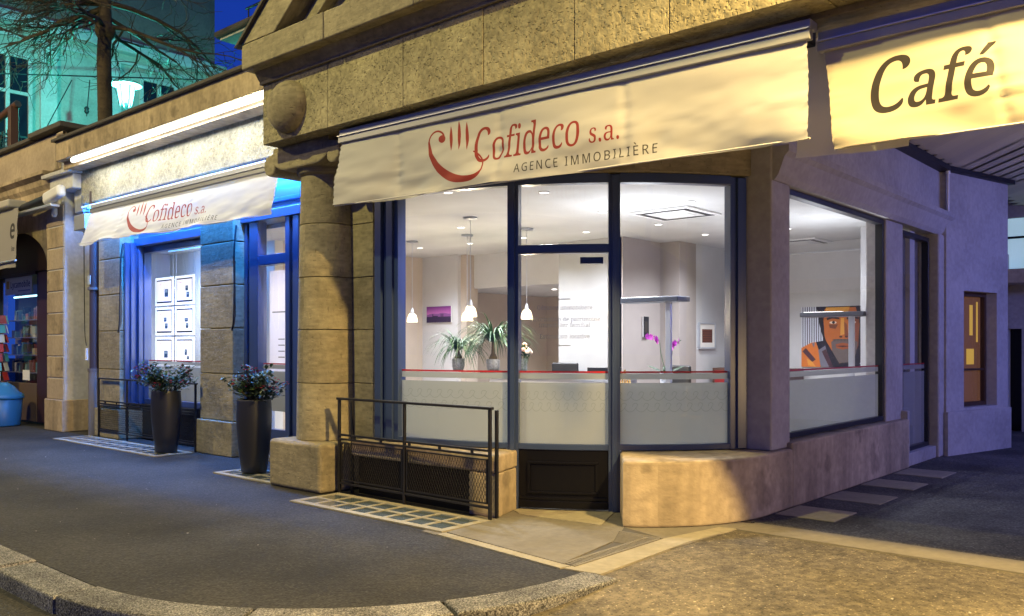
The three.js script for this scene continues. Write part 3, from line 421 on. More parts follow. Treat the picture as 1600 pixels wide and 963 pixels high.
// furniture
{
  const z = -9.6, a = PZ(640, 590, z), b = PZ(830, 590, z); const t = thing('reception_counter', 'long dark reception counter carrying palms and vase behind the frosted film', 'counter', [0, 0, 0]);
  mesh('top', box(-8.6, -6.2, 1.13, 1.165, -9.1, -9.75, .006), M.plastic, t); mesh('front_panel', box(-8.5, -6.3, .04, 1.13, -9.2, -9.24), M.white, t); mesh('lower_top', box(-8.5, -6.3, .80, .84, -9.75, -10.3, .006), M.plastic, t); for (const x of [-8.5, -6.34]) mesh('end_panel', box(x, x + .04, .04, 1.13, -9.24, -9.7), M.white, t);
  const k = thing('desk', 'white office desk in front of the taupe pillar', 'desk'); mesh('top', box(-6.9, -5.0, 1.02, 1.05, -8.6, -9.5, .006), M.white, k); for (const x of [-6.85, -5.1]) for (const zz of [-8.68, -9.42]) mesh('leg', box(x, x + .05, .04, 1.02, zz, zz + .05), M.steel, k); mesh('modesty_panel', box(-6.8, -5.1, .5, 1.0, -9.35, -9.38), M.plastic, k);
  const sb = thing('sideboard', 'dark red sideboard below the orange portrait', 'sideboard'); const q = PX(1228, 590, -6.2); mesh('carcass', box(-6.9, -5.6, .04, 1.18, -12.9, -13.5, .006), M.wood, sb); for (const x of [-6.85, -6.23]) mesh('door', box(x, x + .58, .1, 1.14, -12.88, -12.9, .004), mat([.28, .02, .02], .35), sb);
  function chair(x, z, rot, label) { const c = thing('office_chair', label, 'chair', [x, .04, z], 'office chairs'); c.rotation.y = rot; mesh('seat', box(-.24, .24, .44, .52, -.24, .24, .03), M.plastic, c); mesh('backrest', box(-.22, .22, .62, 1.24, -.27, -.22, .03), M.plastic, c); mesh('column', bar([0, .08, 0], [0, .45, 0], .03, 10), M.steel, c); mesh('back_support', box(-.03, .03, .5, .8, -.28, -.25), M.steel, c); for (let k = 0; k < 5; k++) { const a = k * 1.2566; mesh('foot', bar([0, .09, 0], [.28 * Math.cos(a), .05, .28 * Math.sin(a)], .018, 6), M.steel, c); } }
  chair(-8.15, -10.4, .3, 'black office chair behind the reception counter'); chair(-6.1, -10.1, -.4, 'black office chair behind the white desk');
  function monitor(x, y, z, rot, label) { const m = thing('monitor', label, 'monitor', [x, y, z], 'computer monitors'); m.rotation.y = rot; mesh('screen', box(-.24, .24, .10, .40, -.015, .015, .006), M.plastic, m); mesh('stand', box(-.03, .03, .01, .14, -.03, -.016), M.plastic, m); mesh('foot', box(-.1, .1, 0, .012, -.08, .06, .004), M.plastic, m); }
  monitor(-7.0, .84, -9.95, .5, 'black computer monitor on the reception counter');
}
// pictures: thin canvases on the walls
function picture(name, label, x0, x1, y0, y1, z, draw, frame, tw = 256, th = 256) {
  const t = thing(name, label, 'picture', [(x0 + x1) / 2, (y0 + y1) / 2, z]), w = x1 - x0, h = y1 - y0;
  mesh('canvas', [box(-w / 2, w / 2, -h / 2, h / 2, 0, .025)], M.white, t); mesh('image', new THREE.PlaneGeometry(w, h).translate(0, 0, .028), mat([1, 1, 1], .7, { map: canvasTex(tw, th, draw) }), t);
  if (frame) for (const [a, b, c, d] of [[-w / 2 - .02, w / 2 + .02, h / 2, h / 2 + .03], [-w / 2 - .02, w / 2 + .02, -h / 2 - .03, -h / 2], [-w / 2 - .03, -w / 2, -h / 2, h / 2], [w / 2, w / 2 + .03, -h / 2, h / 2]]) mesh('frame_bar', box(a, b, c, d, 0, .04, .004), frame, t);
  return t;
}
const pw = (px0, py0, px1, py1, z) => { const a = PZ(px0, py0, z), b = PZ(px1, py1, z); return [a[0], b[0], (b[1] + PZ(px0, py1, z)[1]) / 2, (a[1] + PZ(px1, py0, z)[1]) / 2]; };
picture('landscape_picture', 'purple dusk landscape picture on the lavender wall', ...pw(667, 479, 705, 504, -11.09), -11.11, (c, w, h) => { const g = c.createLinearGradient(0, 0, 0, h); g.addColorStop(0, '#6a2a74'); g.addColorStop(.5, '#b86aa8'); g.addColorStop(1, '#a05a9c'); c.fillStyle = g; c.fillRect(0, 0, w, h); c.fillStyle = '#7c4a86'; c.beginPath(); c.moveTo(0, 140); c.bezierCurveTo(60, 90, 110, 130, 140, 110); c.bezierCurveTo(190, 90, 220, 130, 256, 120); c.lineTo(256, 256); c.lineTo(0, 256); c.fill(); c.fillStyle = '#2b1838'; c.fillRect(0, 165, w, 91); for (const x of [62, 150, 168]) c.fillRect(x, 120, 9, 60); c.fillRect(70, 150, 50, 20); });
picture('dark_picture', 'dark green picture on the tan wall of the rear room', -9.85, -9.35, 1.35, 2.05, -14.59, (c, w, h) => { c.fillStyle = '#1f2617'; c.fillRect(0, 0, w, h); c.fillStyle = '#5c6b38'; c.beginPath(); c.ellipse(120, 120, 60, 80, .4, 0, 7); c.fill(); c.fillStyle = '#8c8b5a'; c.fillRect(90, 40, 50, 60); });
picture('small_black_picture', 'narrow black picture on the taupe pillar', -7.395, -7.245, 1.68, 2.0, -11.5, (c, w, h) => { c.fillStyle = '#15130f'; c.fillRect(0, 0, w, h); c.fillStyle = '#332c20'; c.fillRect(60, 60, 130, 140); }).rotation.y = Math.PI / 2;
picture('framed_picture', 'brown framed print with white mount on the pale wall right of the pillar', -7.25, -6.75, 1.52, 1.90, -12.86, (c, w, h) => { c.fillStyle = '#e8e4da'; c.fillRect(0, 0, w, h); c.fillStyle = '#6a3a14'; c.fillRect(40, 55, 176, 150); c.fillStyle = '#4e2a10'; for (let k = 0; k < 5; k++) c.fillRect(40, 80 + k * 26, 176, 8); }, M.alu).rotation.y = Math.PI / 2;
picture('portrait_painting', 'large flat orange and black portrait painting with grey striped background', ...pw(1252, 479, 1345, 574, -13.56), -13.6, (c, w, h) => {
  c.fillStyle = '#cfd2dc'; c.fillRect(0, 0, w, h); c.fillStyle = '#2e2c36'; for (let k = 0; k < 11; k++) c.fillRect(10 + k * 20, 0, 7, 360); // striped ground
  const poly = (f, ...p) => { c.fillStyle = f; c.beginPath(); c.moveTo(p[0], p[1]); for (let i = 2; i < p.length; i += 2) c.lineTo(p[i], p[i + 1]); c.fill(); }, oval = (f, x, y, a, b, r = 0) => { c.fillStyle = f; c.beginPath(); c.ellipse(x, y, a, b, r, 0, 7); c.fill(); };
  poly('#17130f', 135, 0, 512, 0, 512, 470, 430, 512, 260, 500, 190, 260, 160, 150); // hair and dark side
  poly('#c06a1c', 205, 20, 470, 10, 500, 150, 490, 330, 440, 450, 330, 480, 250, 410, 205, 250, 195, 120); poly('#dc9a2e', 215, 8, 420, 6, 400, 60, 300, 75, 220, 60); poly('#8a4a1c', 400, 90, 498, 80, 492, 330, 430, 440, 420, 260);
  poly('#1c1510', 222, 100, 262, 84, 330, 96, 334, 110, 270, 102, 226, 116); poly('#1c1510', 392, 98, 450, 84, 494, 98, 494, 112, 450, 102, 396, 112); oval('#e9dcc4', 278, 136, 30, 11); oval('#e9dcc4', 444, 136, 28, 11); oval('#160f0c', 282, 135, 12, 12); oval('#160f0c', 440, 135, 12, 12); poly('#7d451d', 240, 152, 320, 152, 300, 190, 250, 182);
  poly('#e2a03c', 344, 100, 372, 100, 376, 235, 340, 245); poly('#8f4d1e', 372, 130, 396, 150, 410, 250, 376, 250); oval('#4a2514', 345, 256, 14, 8); oval('#4a2514', 392, 256, 14, 8);
  poly('#6d6058', 262, 300, 300, 275, 440, 275, 486, 300, 470, 400, 420, 468, 330, 476, 275, 430); poly('#a8571f', 300, 318, 360, 306, 430, 318, 425, 352, 360, 364, 305, 350); poly('#3a1a14', 296, 334, 360, 330, 434, 334, 360, 342); for (let k = 0; k < 16; k++) poly('#3b322e', 275 + k * 12, 276, 279 + k * 12, 300, 283 + k * 12, 276);
  poly('#d4741f', 0, 350, 90, 305, 150, 300, 235, 512, 0, 512); poly('#17161b', 130, 300, 215, 285, 330, 478, 420, 500, 470, 470, 512, 480, 512, 512, 205, 512); poly('#50302f', 8, 380, 40, 350, 128, 450, 96, 470); poly('#77757f', 92, 310, 120, 306, 112, 350); poly('#77757f', 150, 370, 210, 330, 262, 512, 170, 512); poly('#4a2b2c', 180, 380, 215, 360, 280, 512, 245, 512); poly('#e69a36', 48, 440, 100, 470, 130, 512, 60, 500);
}, null, 512, 512);
// lit posters hanging in the left window
{
  const rows = [[435, 477], [482, 523], [528, 569]], cols = [[241, 271], [274, 304]], z = -7.02, rn = ['top', 'middle', 'bottom'], cn = ['in the column next to the stone downpipe side', 'in the column next to the stone pier'];
  rows.forEach((r, i) => cols.forEach((k, j) => {
    const a = PZ(k[0], r[0], z), b = PZ(k[1], r[1], z), w = b[0] - a[0], h = .47, cy = 2.455 - i * .50, t = thing('lit_poster', `glowing property poster panel, ${rn[i]} row, ${cn[j]}`, 'poster', [j ? -13.24 : -13.92, cy, z], 'backlit posters in the window');
    const W = .62; t.scale.set(1, 1, 1);
    const p = canvasTex(128, 128, (c) => { c.fillStyle = '#fff'; c.fillRect(0, 0, 128, 128); c.fillStyle = '#2b4a63'; const q = [[68, 52, 30, 42], [72, 42, 20, 26, 80, 76, 22, 28], [62, 44, 22, 22, 70, 76, 24, 28], [66, 50, 26, 20, 74, 78, 22, 26], [64, 62, 30, 38], [66, 54, 18, 30, 82, 90, 20, 16]][i * 2 + j]; for (let n = 0; n < q.length; n += 4) { c.fillStyle = '#2b4a63'; c.fillRect(...q.slice(n, n + 4)); c.fillStyle = '#7f97a5'; c.fillRect(q[n] + 3, q[n + 1] + 4, q[n + 2] - 8, q[n + 3] / 3); } c.fillStyle = '#1a1d28'; c.fillRect(0, 0, 128, 7); c.fillRect(0, 119, 128, 9); c.fillRect(0, 0, 4, 128); c.fillRect(124, 0, 4, 128); c.fillStyle = '#d9a0a8'; c.fillRect(26, 22, 14, 4); });
    mesh('clear_border', box(-W / 2, W / 2, -h / 2, h / 2, -.012, 0, .003), lit([.8, .88, 1], 1.3), t);
    mesh('sheet', new THREE.PlaneGeometry(W - .1, h - .08).translate(0, 0, .003), new THREE.MeshStandardMaterial({ color: col(.5, .5, .5), map: p, emissive: col(1, .95, 1), emissiveMap: p, emissiveIntensity: 1.0, roughness: .6 }), t);
    for (const x of [-W / 2 + .02, W / 2 - .02]) mesh('cable', bar([x, i ? h / 2 : h / 2, -.006], [x, i ? h / 2 + .03 : 3.2 - cy, -.006], .004, 5), M.steel, t);
    rectLight(col(.9, .95, 1), 3, W, h, [j ? -13.24 : -13.92, cy, z + .02], [j ? -13.24 : -13.92, cy, 0]);
  }));
}
// ================================================================ PLANTS AND SMALL THINGS INSIDE
function blade(p0, dir, len, w, droop, n = 7) { // long arching leaf as a thin ribbon
  const pos = [], d = new THREE.Vector3(...dir).normalize(), p = new THREE.Vector3(...p0), side = new THREE.Vector3(-d.z, 0, d.x).normalize(); let L = null;
  for (let i = 0; i <= n; i++) { const t = i / n, ww = w * (1 - t * t) * .5 + .0006, a = p.clone().addScaledVector(side, ww), b = p.clone().addScaledVector(side, -ww); if (L) pos.push(...L[0].toArray(), ...L[1].toArray(), ...a.toArray(), ...L[1].toArray(), ...b.toArray(), ...a.toArray()); L = [a, b]; p.addScaledVector(d, len / n); d.y -= droop * (1 + t * 1.4) / n; d.normalize(); }
  const g = new THREE.BufferGeometry(); g.setAttribute('position', new THREE.Float32BufferAttribute(pos, 3)); g.setAttribute('uv', new THREE.Float32BufferAttribute(new Float32Array(pos.length / 3 * 2), 2)); g.computeVertexNormals(); return g;
}
function leafShape(len, w, fold = .25) { // small folded leaf along +x
  const c = [[0, 0, 0], [len * .3, w * fold, w * .42], [len * .62, w * fold, w * .5], [len, 0, 0], [len * .62, w * fold, -w * .5], [len * .3, w * fold, -w * .42], [len * .35, 0, 0], [len * .65, -.02 * len, 0]];
  const f = [[0, 1, 6], [1, 2, 7], [1, 7, 6], [2, 3, 7], [0, 6, 5], [5, 6, 7], [5, 7, 4], [4, 7, 3]]; const pos = []; f.forEach(t => t.forEach(i => pos.push(...c[i])));
  const g = new THREE.BufferGeometry(); g.setAttribute('position', new THREE.Float32BufferAttribute(pos, 3)); g.setAttribute('uv', new THREE.Float32BufferAttribute(new Float32Array(pos.length / 3 * 2), 2)); g.computeVertexNormals(); return g;
}
function ponytail(pos, r, h, n, len, label) {
  const t = thing('ponytail_palm', label, 'plant', pos, 'ponytail palms on the counter');
  mesh('pot', lathe([[0, 0], [.075, 0], [.095, .06], [.1, .17], [.088, .185], [.085, .165], [0, .16]], 24), S([.42, .44, .50], tRoughC, tRough, .006), t); mesh('trunk', lathe([[0, .15], [.07, .16], [.06, .21], [.03, .27], [.02, .27 + h], [0, .28 + h]], 14), M.bark, t);
  const a = [[], []]; for (let i = 0; i < n; i++) { const q = R(0, 6.283), up = R(.25, 1.6); a[i % 2].push(blade([0, .26 + h, 0], [Math.cos(q), up, Math.sin(q)], len * R(.75, 1.2), .022, R(.9, 2.1), 8)); }
  mesh('leaves', a[0], M.leaf[1], t).userData.kind = 'stuff'; mesh('leaves', a[1], M.leaf[0], t).userData.kind = 'stuff';
}
{
  const z = -9.42, y = 1.165; const a = PZ(716, 540, z), b = PZ(772, 540, z), v = PZ(822, 540, z);
  ponytail([a[0], y, z], .1, .04, 150, .66, 'low spreading ponytail palm in a pale pot on the counter'); ponytail([b[0], y, z + .02], .1, .17, 170, .80, 'taller upright ponytail palm in a textured pot on the counter');
  const t = thing('rose_vase', 'glass vase of pale peach roses on the counter', 'vase', [v[0], y, z + .05]);
  mesh('vase', lathe([[0, 0], [.045, 0], [.05, .06], [.045, .17], [.055, .2], [.05, .2], [.04, .17], [.044, .06], [.035, .012], [0, .012]], 20), phys([.9, .95, .92], .05, { transmission: .9, thickness: .02, ior: 1.45 }), t);
  const rm = mat([.85, .48, .33], .7), rm2 = mat([.85, .66, .5], .7), gl = [];
  for (let i = 0; i < 11; i++) { const q = i * 2.4, rr = .02 + .09 * Math.sqrt(i / 11), x = rr * Math.cos(q), zz = rr * Math.sin(q), yy = .42 - rr * 1.2 + R(-.02, .02); gl.push(bar([x * .2, .03, zz * .2], [x, yy, zz], .004, 5)); const g = new THREE.IcosahedronGeometry(.032, 2), p = g.attributes.position; for (let k = 0; k < p.count; k++) { const f = 1 + .16 * Math.sin(p.getX(k) * 210 + p.getY(k) * 160) * Math.sin(p.getZ(k) * 190); p.setXYZ(k, p.getX(k) * f, p.getY(k) * f * .9, p.getZ(k) * f); } g.computeVertexNormals(); mesh('rose', g.translate(x, yy, zz), i % 3 ? rm2 : rm, t); }
  for (let i = 0; i < 26; i++) gl.push(leafShape(R(.08, .14), .04).rotateZ(R(.1, 1.1)).rotateY(R(0, 6.28)).translate(R(-.03, .03), R(.18, .33), R(-.03, .03))); mesh('foliage', gl, M.leaf[1], t);
}
{ // orchid
  const z = -9.0, p = PZ(1041, 575, z), t = thing('orchid', 'magenta orchid with two arching stems in a grey pot', 'plant', [p[0], 1.05, z]);
  mesh('pot', lathe([[0, 0], [.06, 0], [.085, .17], [.078, .17], [.055, .02], [0, .15]], 20), mat([.35, .36, .38], .5), t);
  for (let k = 0; k < 4; k++) mesh('leaf', leafShape(.26, .10, .18).rotateZ(.45).rotateY(k * 1.65 + .4).translate(0, .15, 0), M.leaf[0], t);
  const fm = mat([.42, .03, .40], .6), fm2 = mat([.6, .1, .52], .6); const st = [[[0, .15, 0], [-.06, .4, .02], [-.1, .58, .02], [-.22, .62, .04]], [[.02, .15, 0], [.08, .38, 0], [.1, .5, .01], [.22, .56, .03]]];
  st.forEach((c, s) => { mesh('stem', tube(c, .004, 16, 5), M.leaf[1], t); const cv = new THREE.CatmullRomCurve3(c.map(q => new THREE.Vector3(...q))); for (let k = 0; k < 6; k++) { const q = cv.getPoint(.62 + k * .075), gs = []; for (let j = 0; j < 5; j++) gs.push(leafShape(.045, .04, .1).rotateZ(.1).rotateX(Math.PI / 2).rotateZ(j * 1.2566 + .3)); mesh('flower', merge(gs).rotateY(R(-.5, .5) - .6).translate(q.x + R(-.015, .015), q.y - .01, q.z + .02), k % 2 ? fm : fm2, t); } });
  const g = thing('brass_ornament', 'small gold ornament of upright tubes on the white desk', 'ornament', [PZ(980, 575, z)[0], 1.05, z + .05]); const bm = mat([.75, .5, .2], .25, { metalness: 1 }); for (let k = 0; k < 5; k++) mesh('tube', bar([k * .035 - .07, 0, 0], [k * .035 - .07, [.1, .16, .2, .14, .12][k], 0], .012, 10), bm, g); mesh('foot', box(-.1, .1, -.001, .015, -.04, .04, .004), bm, g);
}
// green houseplant behind the shop door
{ const t = thing('leafy_houseplant', 'bright green leafy houseplant behind the shop door glass', 'plant', [-9.95, .04, -7.6]); mesh('pot', lathe([[0, 0], [.13, 0], [.17, .35], [.15, .35], [.12, .04], [0, .3]], 20), M.white, t); const a = []; for (let i = 0; i < 46; i++) a.push(leafShape(R(.25, .4), .16).rotateZ(R(.3, 1.3)).rotateY(R(0, 6.28)).translate(R(-.08, .08), R(.5, 1.15), R(-.08, .08))); for (let i = 0; i < 9; i++) a.push(bar([0, .3, 0], [R(-.12, .12), R(.8, 1.15), R(-.12, .12)], .008, 5)); mesh('foliage', a, M.leaf[1], t); }
// ================================================================ AWNINGS
function script(c, x, y, s) { // red logo: open swirl with three tapered strokes
  c.save(); c.translate(x, y); c.scale(s, s); c.fillStyle = '#a3231f'; c.strokeStyle = '#a3231f'; c.lineCap = 'round';
  c.beginPath(); c.ellipse(74, 64, 19, 15, .3, 0, 7); c.fill(); c.lineWidth = 7; c.beginPath(); c.moveTo(84, 56); c.bezierCurveTo(66, 18, 4, 18, 1, 74); c.stroke();
  c.beginPath(); c.moveTo(-3, 66); c.bezierCurveTo(0, 160, 95, 246, 205, 256); c.bezierCurveTo(262, 262, 306, 248, 305, 214); c.lineTo(299, 214); c.bezierCurveTo(292, 236, 255, 240, 212, 231); c.bezierCurveTo(118, 208, 30, 150, 6, 66); c.fill();
  c.lineWidth = 6; c.beginPath(); c.moveTo(302, 218); c.bezierCurveTo(300, 182, 280, 152, 246, 138); c.stroke();
  for (const [x, y0, y1] of [[122, 20, 120], [163, 4, 122], [204, 16, 128]]) { c.beginPath(); c.moveTo(x - 6, y0); c.bezierCurveTo(x - 14, y0 + 34, x - 2, y1 - 30, x + 8, y1); c.bezierCurveTo(x + 16, y1 - 36, x + 10, y0 + 40, x - 6, y0); c.fill(); } c.restore();
}
const tAwn = canvasTex(2048, 296, (c, w, h) => {
  c.fillStyle = '#dedede'; c.fillRect(0, 0, w, h); script(c, 545, 22, 1);
  c.fillStyle = '#a3231f'; c.save(); c.translate(786, 206); c.scale(.80, 1.06); c.font = '172px serif'; c.fillText('C', 0, 0); c.font = '150px serif'; c.fillText('ofideco', 108, 0); c.restore(); c.save(); c.translate(1322, 206); c.scale(.82, 1); c.font = '92px serif'; c.fillText('s.a.', 0, 0); c.restore();
  c.fillStyle = '#3a3634'; c.font = '44px sans-serif'; let x = 1000; for (const ch of 'AGENCE IMMOBILIÈRE') { c.fillText(ch, x, 268); x += c.measureText(ch).width + 7; }
});
const tCafe = canvasTex(1024, 512, (c, w, h) => { c.fillStyle = '#d6cdb4'; c.fillRect(0, 0, w, h); c.fillStyle = '#33242a'; c.save(); c.translate(178, 375); c.transform(.92, 0, -.28, 1, 0, 0); c.strokeStyle = '#1e1418'; c.fillStyle = '#1e1418'; c.lineWidth = 5; c.font = '350px serif'; c.fillText('C', -20, 0); c.strokeText('C', -20, 0); c.font = '290px serif'; c.fillText('afé', 196, 0); c.strokeText('afé', 196, 0); c.restore(); });
const fabric = (map, c = [.64, .64, .66]) => phys(c, .75, { map, side: THREE.DoubleSide, transmission: .12, thickness: 0, sheen: .2 });
// hanging cloth between a top edge a->b and a bottom edge c->d, with folds and puckered seams
function cloth(a, b, c, d, amp, seams, sd, nx = 170, ny = 26) {
  const g = new THREE.PlaneGeometry(1, 1, nx, ny), p = g.attributes.position, A = new THREE.Vector3(...a), Bv = new THREE.Vector3(...b), C = new THREE.Vector3(...c), D = new THREE.Vector3(...d), W = A.distanceTo(Bv);
  const nrm = Bv.clone().sub(A).cross(C.clone().sub(A)).normalize().negate();
  for (let i = 0; i < p.count; i++) {
    const u = p.getX(i) + .5, v = .5 - p.getY(i), q = A.clone().lerp(Bv, u).lerp(C.clone().lerp(D, u), v), x = u * W;
    let k = Math.sin(x * 2.1 + v * 1.7 + sd) * .6 + Math.sin(x * 4.3 - v * 2.6 + sd * 2.1) * .35 + (fbm(((x * .22 + v * .1) % 1 + 1) % 1, v * .5 + .2, 8, 3, 7 + sd | 0) - .5) * 1.6; k *= amp * v;
    for (const s of seams) { const dx = x - s - v * .05; k += -.008 * Math.exp(-dx * dx / .0012) + .006 * Math.sin(v * 52 + s * 9) * Math.exp(-Math.abs(dx) / .05) * sstep(.05, .3, v); k += .010 * Math.sin(dx * 15 + v * 9) * Math.exp(-Math.abs(dx) / .25) * v; }
    const edge = Math.min(x, W - x); k += .007 * Math.sin(v * 70) * Math.exp(-edge / .05) + .02 * sstep(.9, 1, v) * Math.sin(x * 5 + sd);
    q.addScaledVector(nrm, k); q.y += .008 * Math.sin(x * 3.3 + sd) * v; p.setXYZ(i, q.x, q.y, q.z);
  }
  g.computeVertexNormals(); return g;
}
function awning(label, xl, xr, zl, zr, yt, yb, flare, map, seams, amp, sd, arms, fl2 = flare, dx = -.05) {
  const t = thing('awning', label, 'awning'), a = [xl, yt, zl], b = [xr, yt, zr], dz = zr - zl, off = (q, dx, dy, dd) => [q[0] + dx, q[1] + dy, q[2] + dd];
  mesh('valance', cloth(a, b, [xl + dx, yb, zl + fl2], [xr + .05, yb - .02, zr + flare], amp, seams, sd), fabric(map), t);
  const cas = (y0, y1, d0, d1, m, n) => mesh(n, plan([[xl - .03, zl + d0], [xr + .03, zr + d0], [xr + .03, zr + d1], [xl - .03, zl + d1]], y0, y1, .008), m, t);
  cas(yt - .035, yt + .03, .03, -.03, M.cassette, 'front_bar'); cas(yt + .038, yt + .10, .015, -.10, M.cassette, 'cassette'); cas(yt + .03, yt + .038, .045, -.01, M.alu, 'bright_edge');
  mesh('hem', merge([bar([xl + dx, yb + .005, zl + fl2], [xr + .05, yb - .015, zr + flare], .006, 6)]), fabric(null), t);
  for (const [x, z, y0, y1] of arms || []) { mesh('folding_arm', tube([[x, y0, z], [x + .03, y0 - .3, z + .05], [x + .03, y1 + .15, z + .05], [x + .05, y1, z + .1], [x + .09, y1 + .1, z + .1], [x + .09, y0 - .5, z + .08]], .014, 40, 6), M.iron, t); }
  for (const x of [lerp(xl, xr, .02), lerp(xl, xr, .5), lerp(xl, xr, .98)]) { const z = lerp(zl, zr, (x - xl) / (xr - xl)); mesh('wall_bracket', box(x - .03, x + .03, yt + .02, yt + .12, z - .12, z - .32, .006), M.iron, t); }
  return t;
}
const mainAwning = awning('long cream awning valance with red logo lettering above the curved window', -7.05, -2.29, -5.40, -5.47, 3.62, 2.95, .05, tAwn, [.84, 2.1, 3.35], .06, 1.3);
{ const t = thing('wall_bracket_box', 'grey box bracket beside the end of the white awning', 'bracket', [-15.35, 3.67, -6.32]); mesh('box', box(-.22, .22, -.13, .13, -.1, .1, .01), M.cassette, t); mesh('wall_arm', box(-.06, .06, -.05, .05, -.3, -.1), M.iron, t); const p = thing('wall_conduit', 'thin pale conduit on the passage wall below the slatted ceiling', 'pipe', [-3.34, 3.42, -13.02]); mesh('tube', bar([0, 0, 0], [0, .56, 0], .018, 8), M.white, p); mesh('collar', bar([0, .52, 0], [0, .56, 0], .03, 8), M.white, p); }
mainAwning.rotation.z = -.011; mainAwning.position.y = -.0775; // it sags to one side
awning('white awning valance with slanting logo above the posters and shop door, lit by the tube', -14.65, -9.22, -6.15, -6.15, 3.78, 3.17, .17, tAwn, [1.2, 3.3], .035, 3.1, [[-14.0, -6.36, 3.2, 1.75], [-10.65, -6.4, 3.2, 1.75]], .36, .3);
{ const t = awning('yellow lit cream awning with large dark café lettering over the passage', -2.19, 0.5, -5.60, -5.60, 3.51, 2.80, .09, null, [.95], .07, 5.2, null, .09, .12);
  const v = t.children[0]; v.material = fabric(null, [.80, .76, .62]);
  const W = 2.67, g = v.geometry, uv = g.attributes.uv; // lettering printed on the first 1.28 m of the cloth
  const u1 = 1.28 / W; for (let i = 0; i < uv.count; i++) uv.setX(i, uv.getX(i) / u1); tCafe.wrapS = THREE.ClampToEdgeWrapping; v.material.map = tCafe; v.material.color.setRGB(.66, .66, .70);
  mesh('inner_valance', cloth([-2.42, 3.62, -5.78], [-1.7, 3.62, -5.78], [-2.42, 2.82, -5.72], [-1.7, 2.82, -5.72], .02, [.3], 2, 40, 20), fabric(null), t, 'plain white inner strip of cloth between the two valances'); }
// ================================================================ RAILINGS, DOWNPIPE, CABLE
function railing(x0, x1, z, posts, label) {
  const t = thing('railing', label, 'railing'), sq = (x, zz, h) => box(x - .014, x + .014, 0, h, zz - .014, zz + .014, .004);
  posts.forEach(x => mesh('post', sq(x, z, .98), M.iron, t)); for (const x of [x0 + .09, x1 - .01]) mesh('post', sq(x, z - .1, .97), M.iron, t);
  mesh('handrail', box(x0 - .03, x1 + .03, .98, 1.005, z - .022, z + .022, .006), M.iron, t);
  for (const y of [.57, .615, .11]) mesh('cross_rail', box(x0, x1, y - .011, y + .011, z - .01, z + .01, .003), M.iron, t);
  for (let x = x0 + .25; x < x1; x += .42) mesh('spacer', box(x - .012, x + .012, .58, .605, z - .008, z + .008), M.iron, t);
  for (let i = 0; i < posts.length - 1; i++) { const a = posts[i] + .03, b = posts[i + 1] - .03, y0 = .14, y1 = .54, h = y1 - y0, bars = []; mesh('panel_frame', [box(a, b, y1 - .012, y1, z - .008, z + .008), box(a, b, y0, y0 + .012, z - .008, z + .008), box(a, a + .014, y0, y1, z - .007, z + .007), box(b - .014, b, y0, y1, z - .007, z + .007)], M.iron, t);
    for (let s = a - h * .5; s < b; s += .034) for (const sg of [1, -1]) { let xa = sg > 0 ? s : s + h * .5, xb = sg > 0 ? s + h * .5 : s, ya = y0, yb = y1; const cut = (x, lo) => (x - xa) / (xb - xa); if (xa === xb) continue; let t0 = 0, t1 = 1; const f = x => (x - xa) / (xb - xa); const lo = Math.min(f(a), f(b)), hi = Math.max(f(a), f(b)); t0 = Math.max(0, lo); t1 = Math.min(1, hi); if (t1 - t0 < .05) continue; bars.push(bar([lerp(xa, xb, t0), lerp(ya, yb, t0), z - .002 * sg], [lerp(xa, xb, t1), lerp(ya, yb, t1), z - .002 * sg], .0024, 3)); }
    mesh('wire_mesh', bars, M.iron, t).userData.kind = 'stuff'; }
  return t;
}
railing(-7.32, -5.17, -5.60, [-7.32, -6.3, -5.17], 'black iron railing with wire mesh in front of the curved window sill');
railing(-14.9, -11.68, -6.36, [-14.9, -13.85, -12.8, -11.68], 'black iron railing with wire mesh below the poster window');
{ const t = thing('door_barrier', 'short dark blue push bar across the shop door beside the column', 'barrier'); mesh('bar', box(-9.3, -8.4, .93, .975, -6.5, -6.54, .006), M.iron, t); for (const x of [-9.28, -8.42]) mesh('post', box(x - .015, x + .015, 0, .93, -6.505, -6.535), M.iron, t); }
{ const t = thing('downpipe', 'dark downpipe with grey cast iron foot between neighbour pier and shop', 'pipe'); const x = -15.22, z = -6.42; mesh('pipe', bar([x, 1.1, z], [x, 4.2, z], .075, 16), mat([.05, .035, .04], .5), t); mesh('foot_pipe', bar([x, 0, z], [x, 1.12, z], .095, 16), mat([.16, .15, .15], .6), t); for (const y of [1.1, 2.5, 3.9]) mesh('collar', bar([x, y, z], [x, y + .05, z], .105, 16), mat([.12, .11, .11], .6), t); mesh('blue_tag', box(x - .05, x + .05, 2.6, 2.75, z + .08, z + .09), mat([.45, .55, .75], .5), t); mesh('cable', tube([[x - .3, 4.1, z + .05], [x - .28, 2.5, z + .05], [x - .25, 1.7, z + .05], [x - .1, 1.55, z + .09]], .008, 24, 5), M.plastic, t); mesh('switch_box', box(x - .13, x - .08, 1.3, 1.5, z + .07, z + .1), M.white, t); }
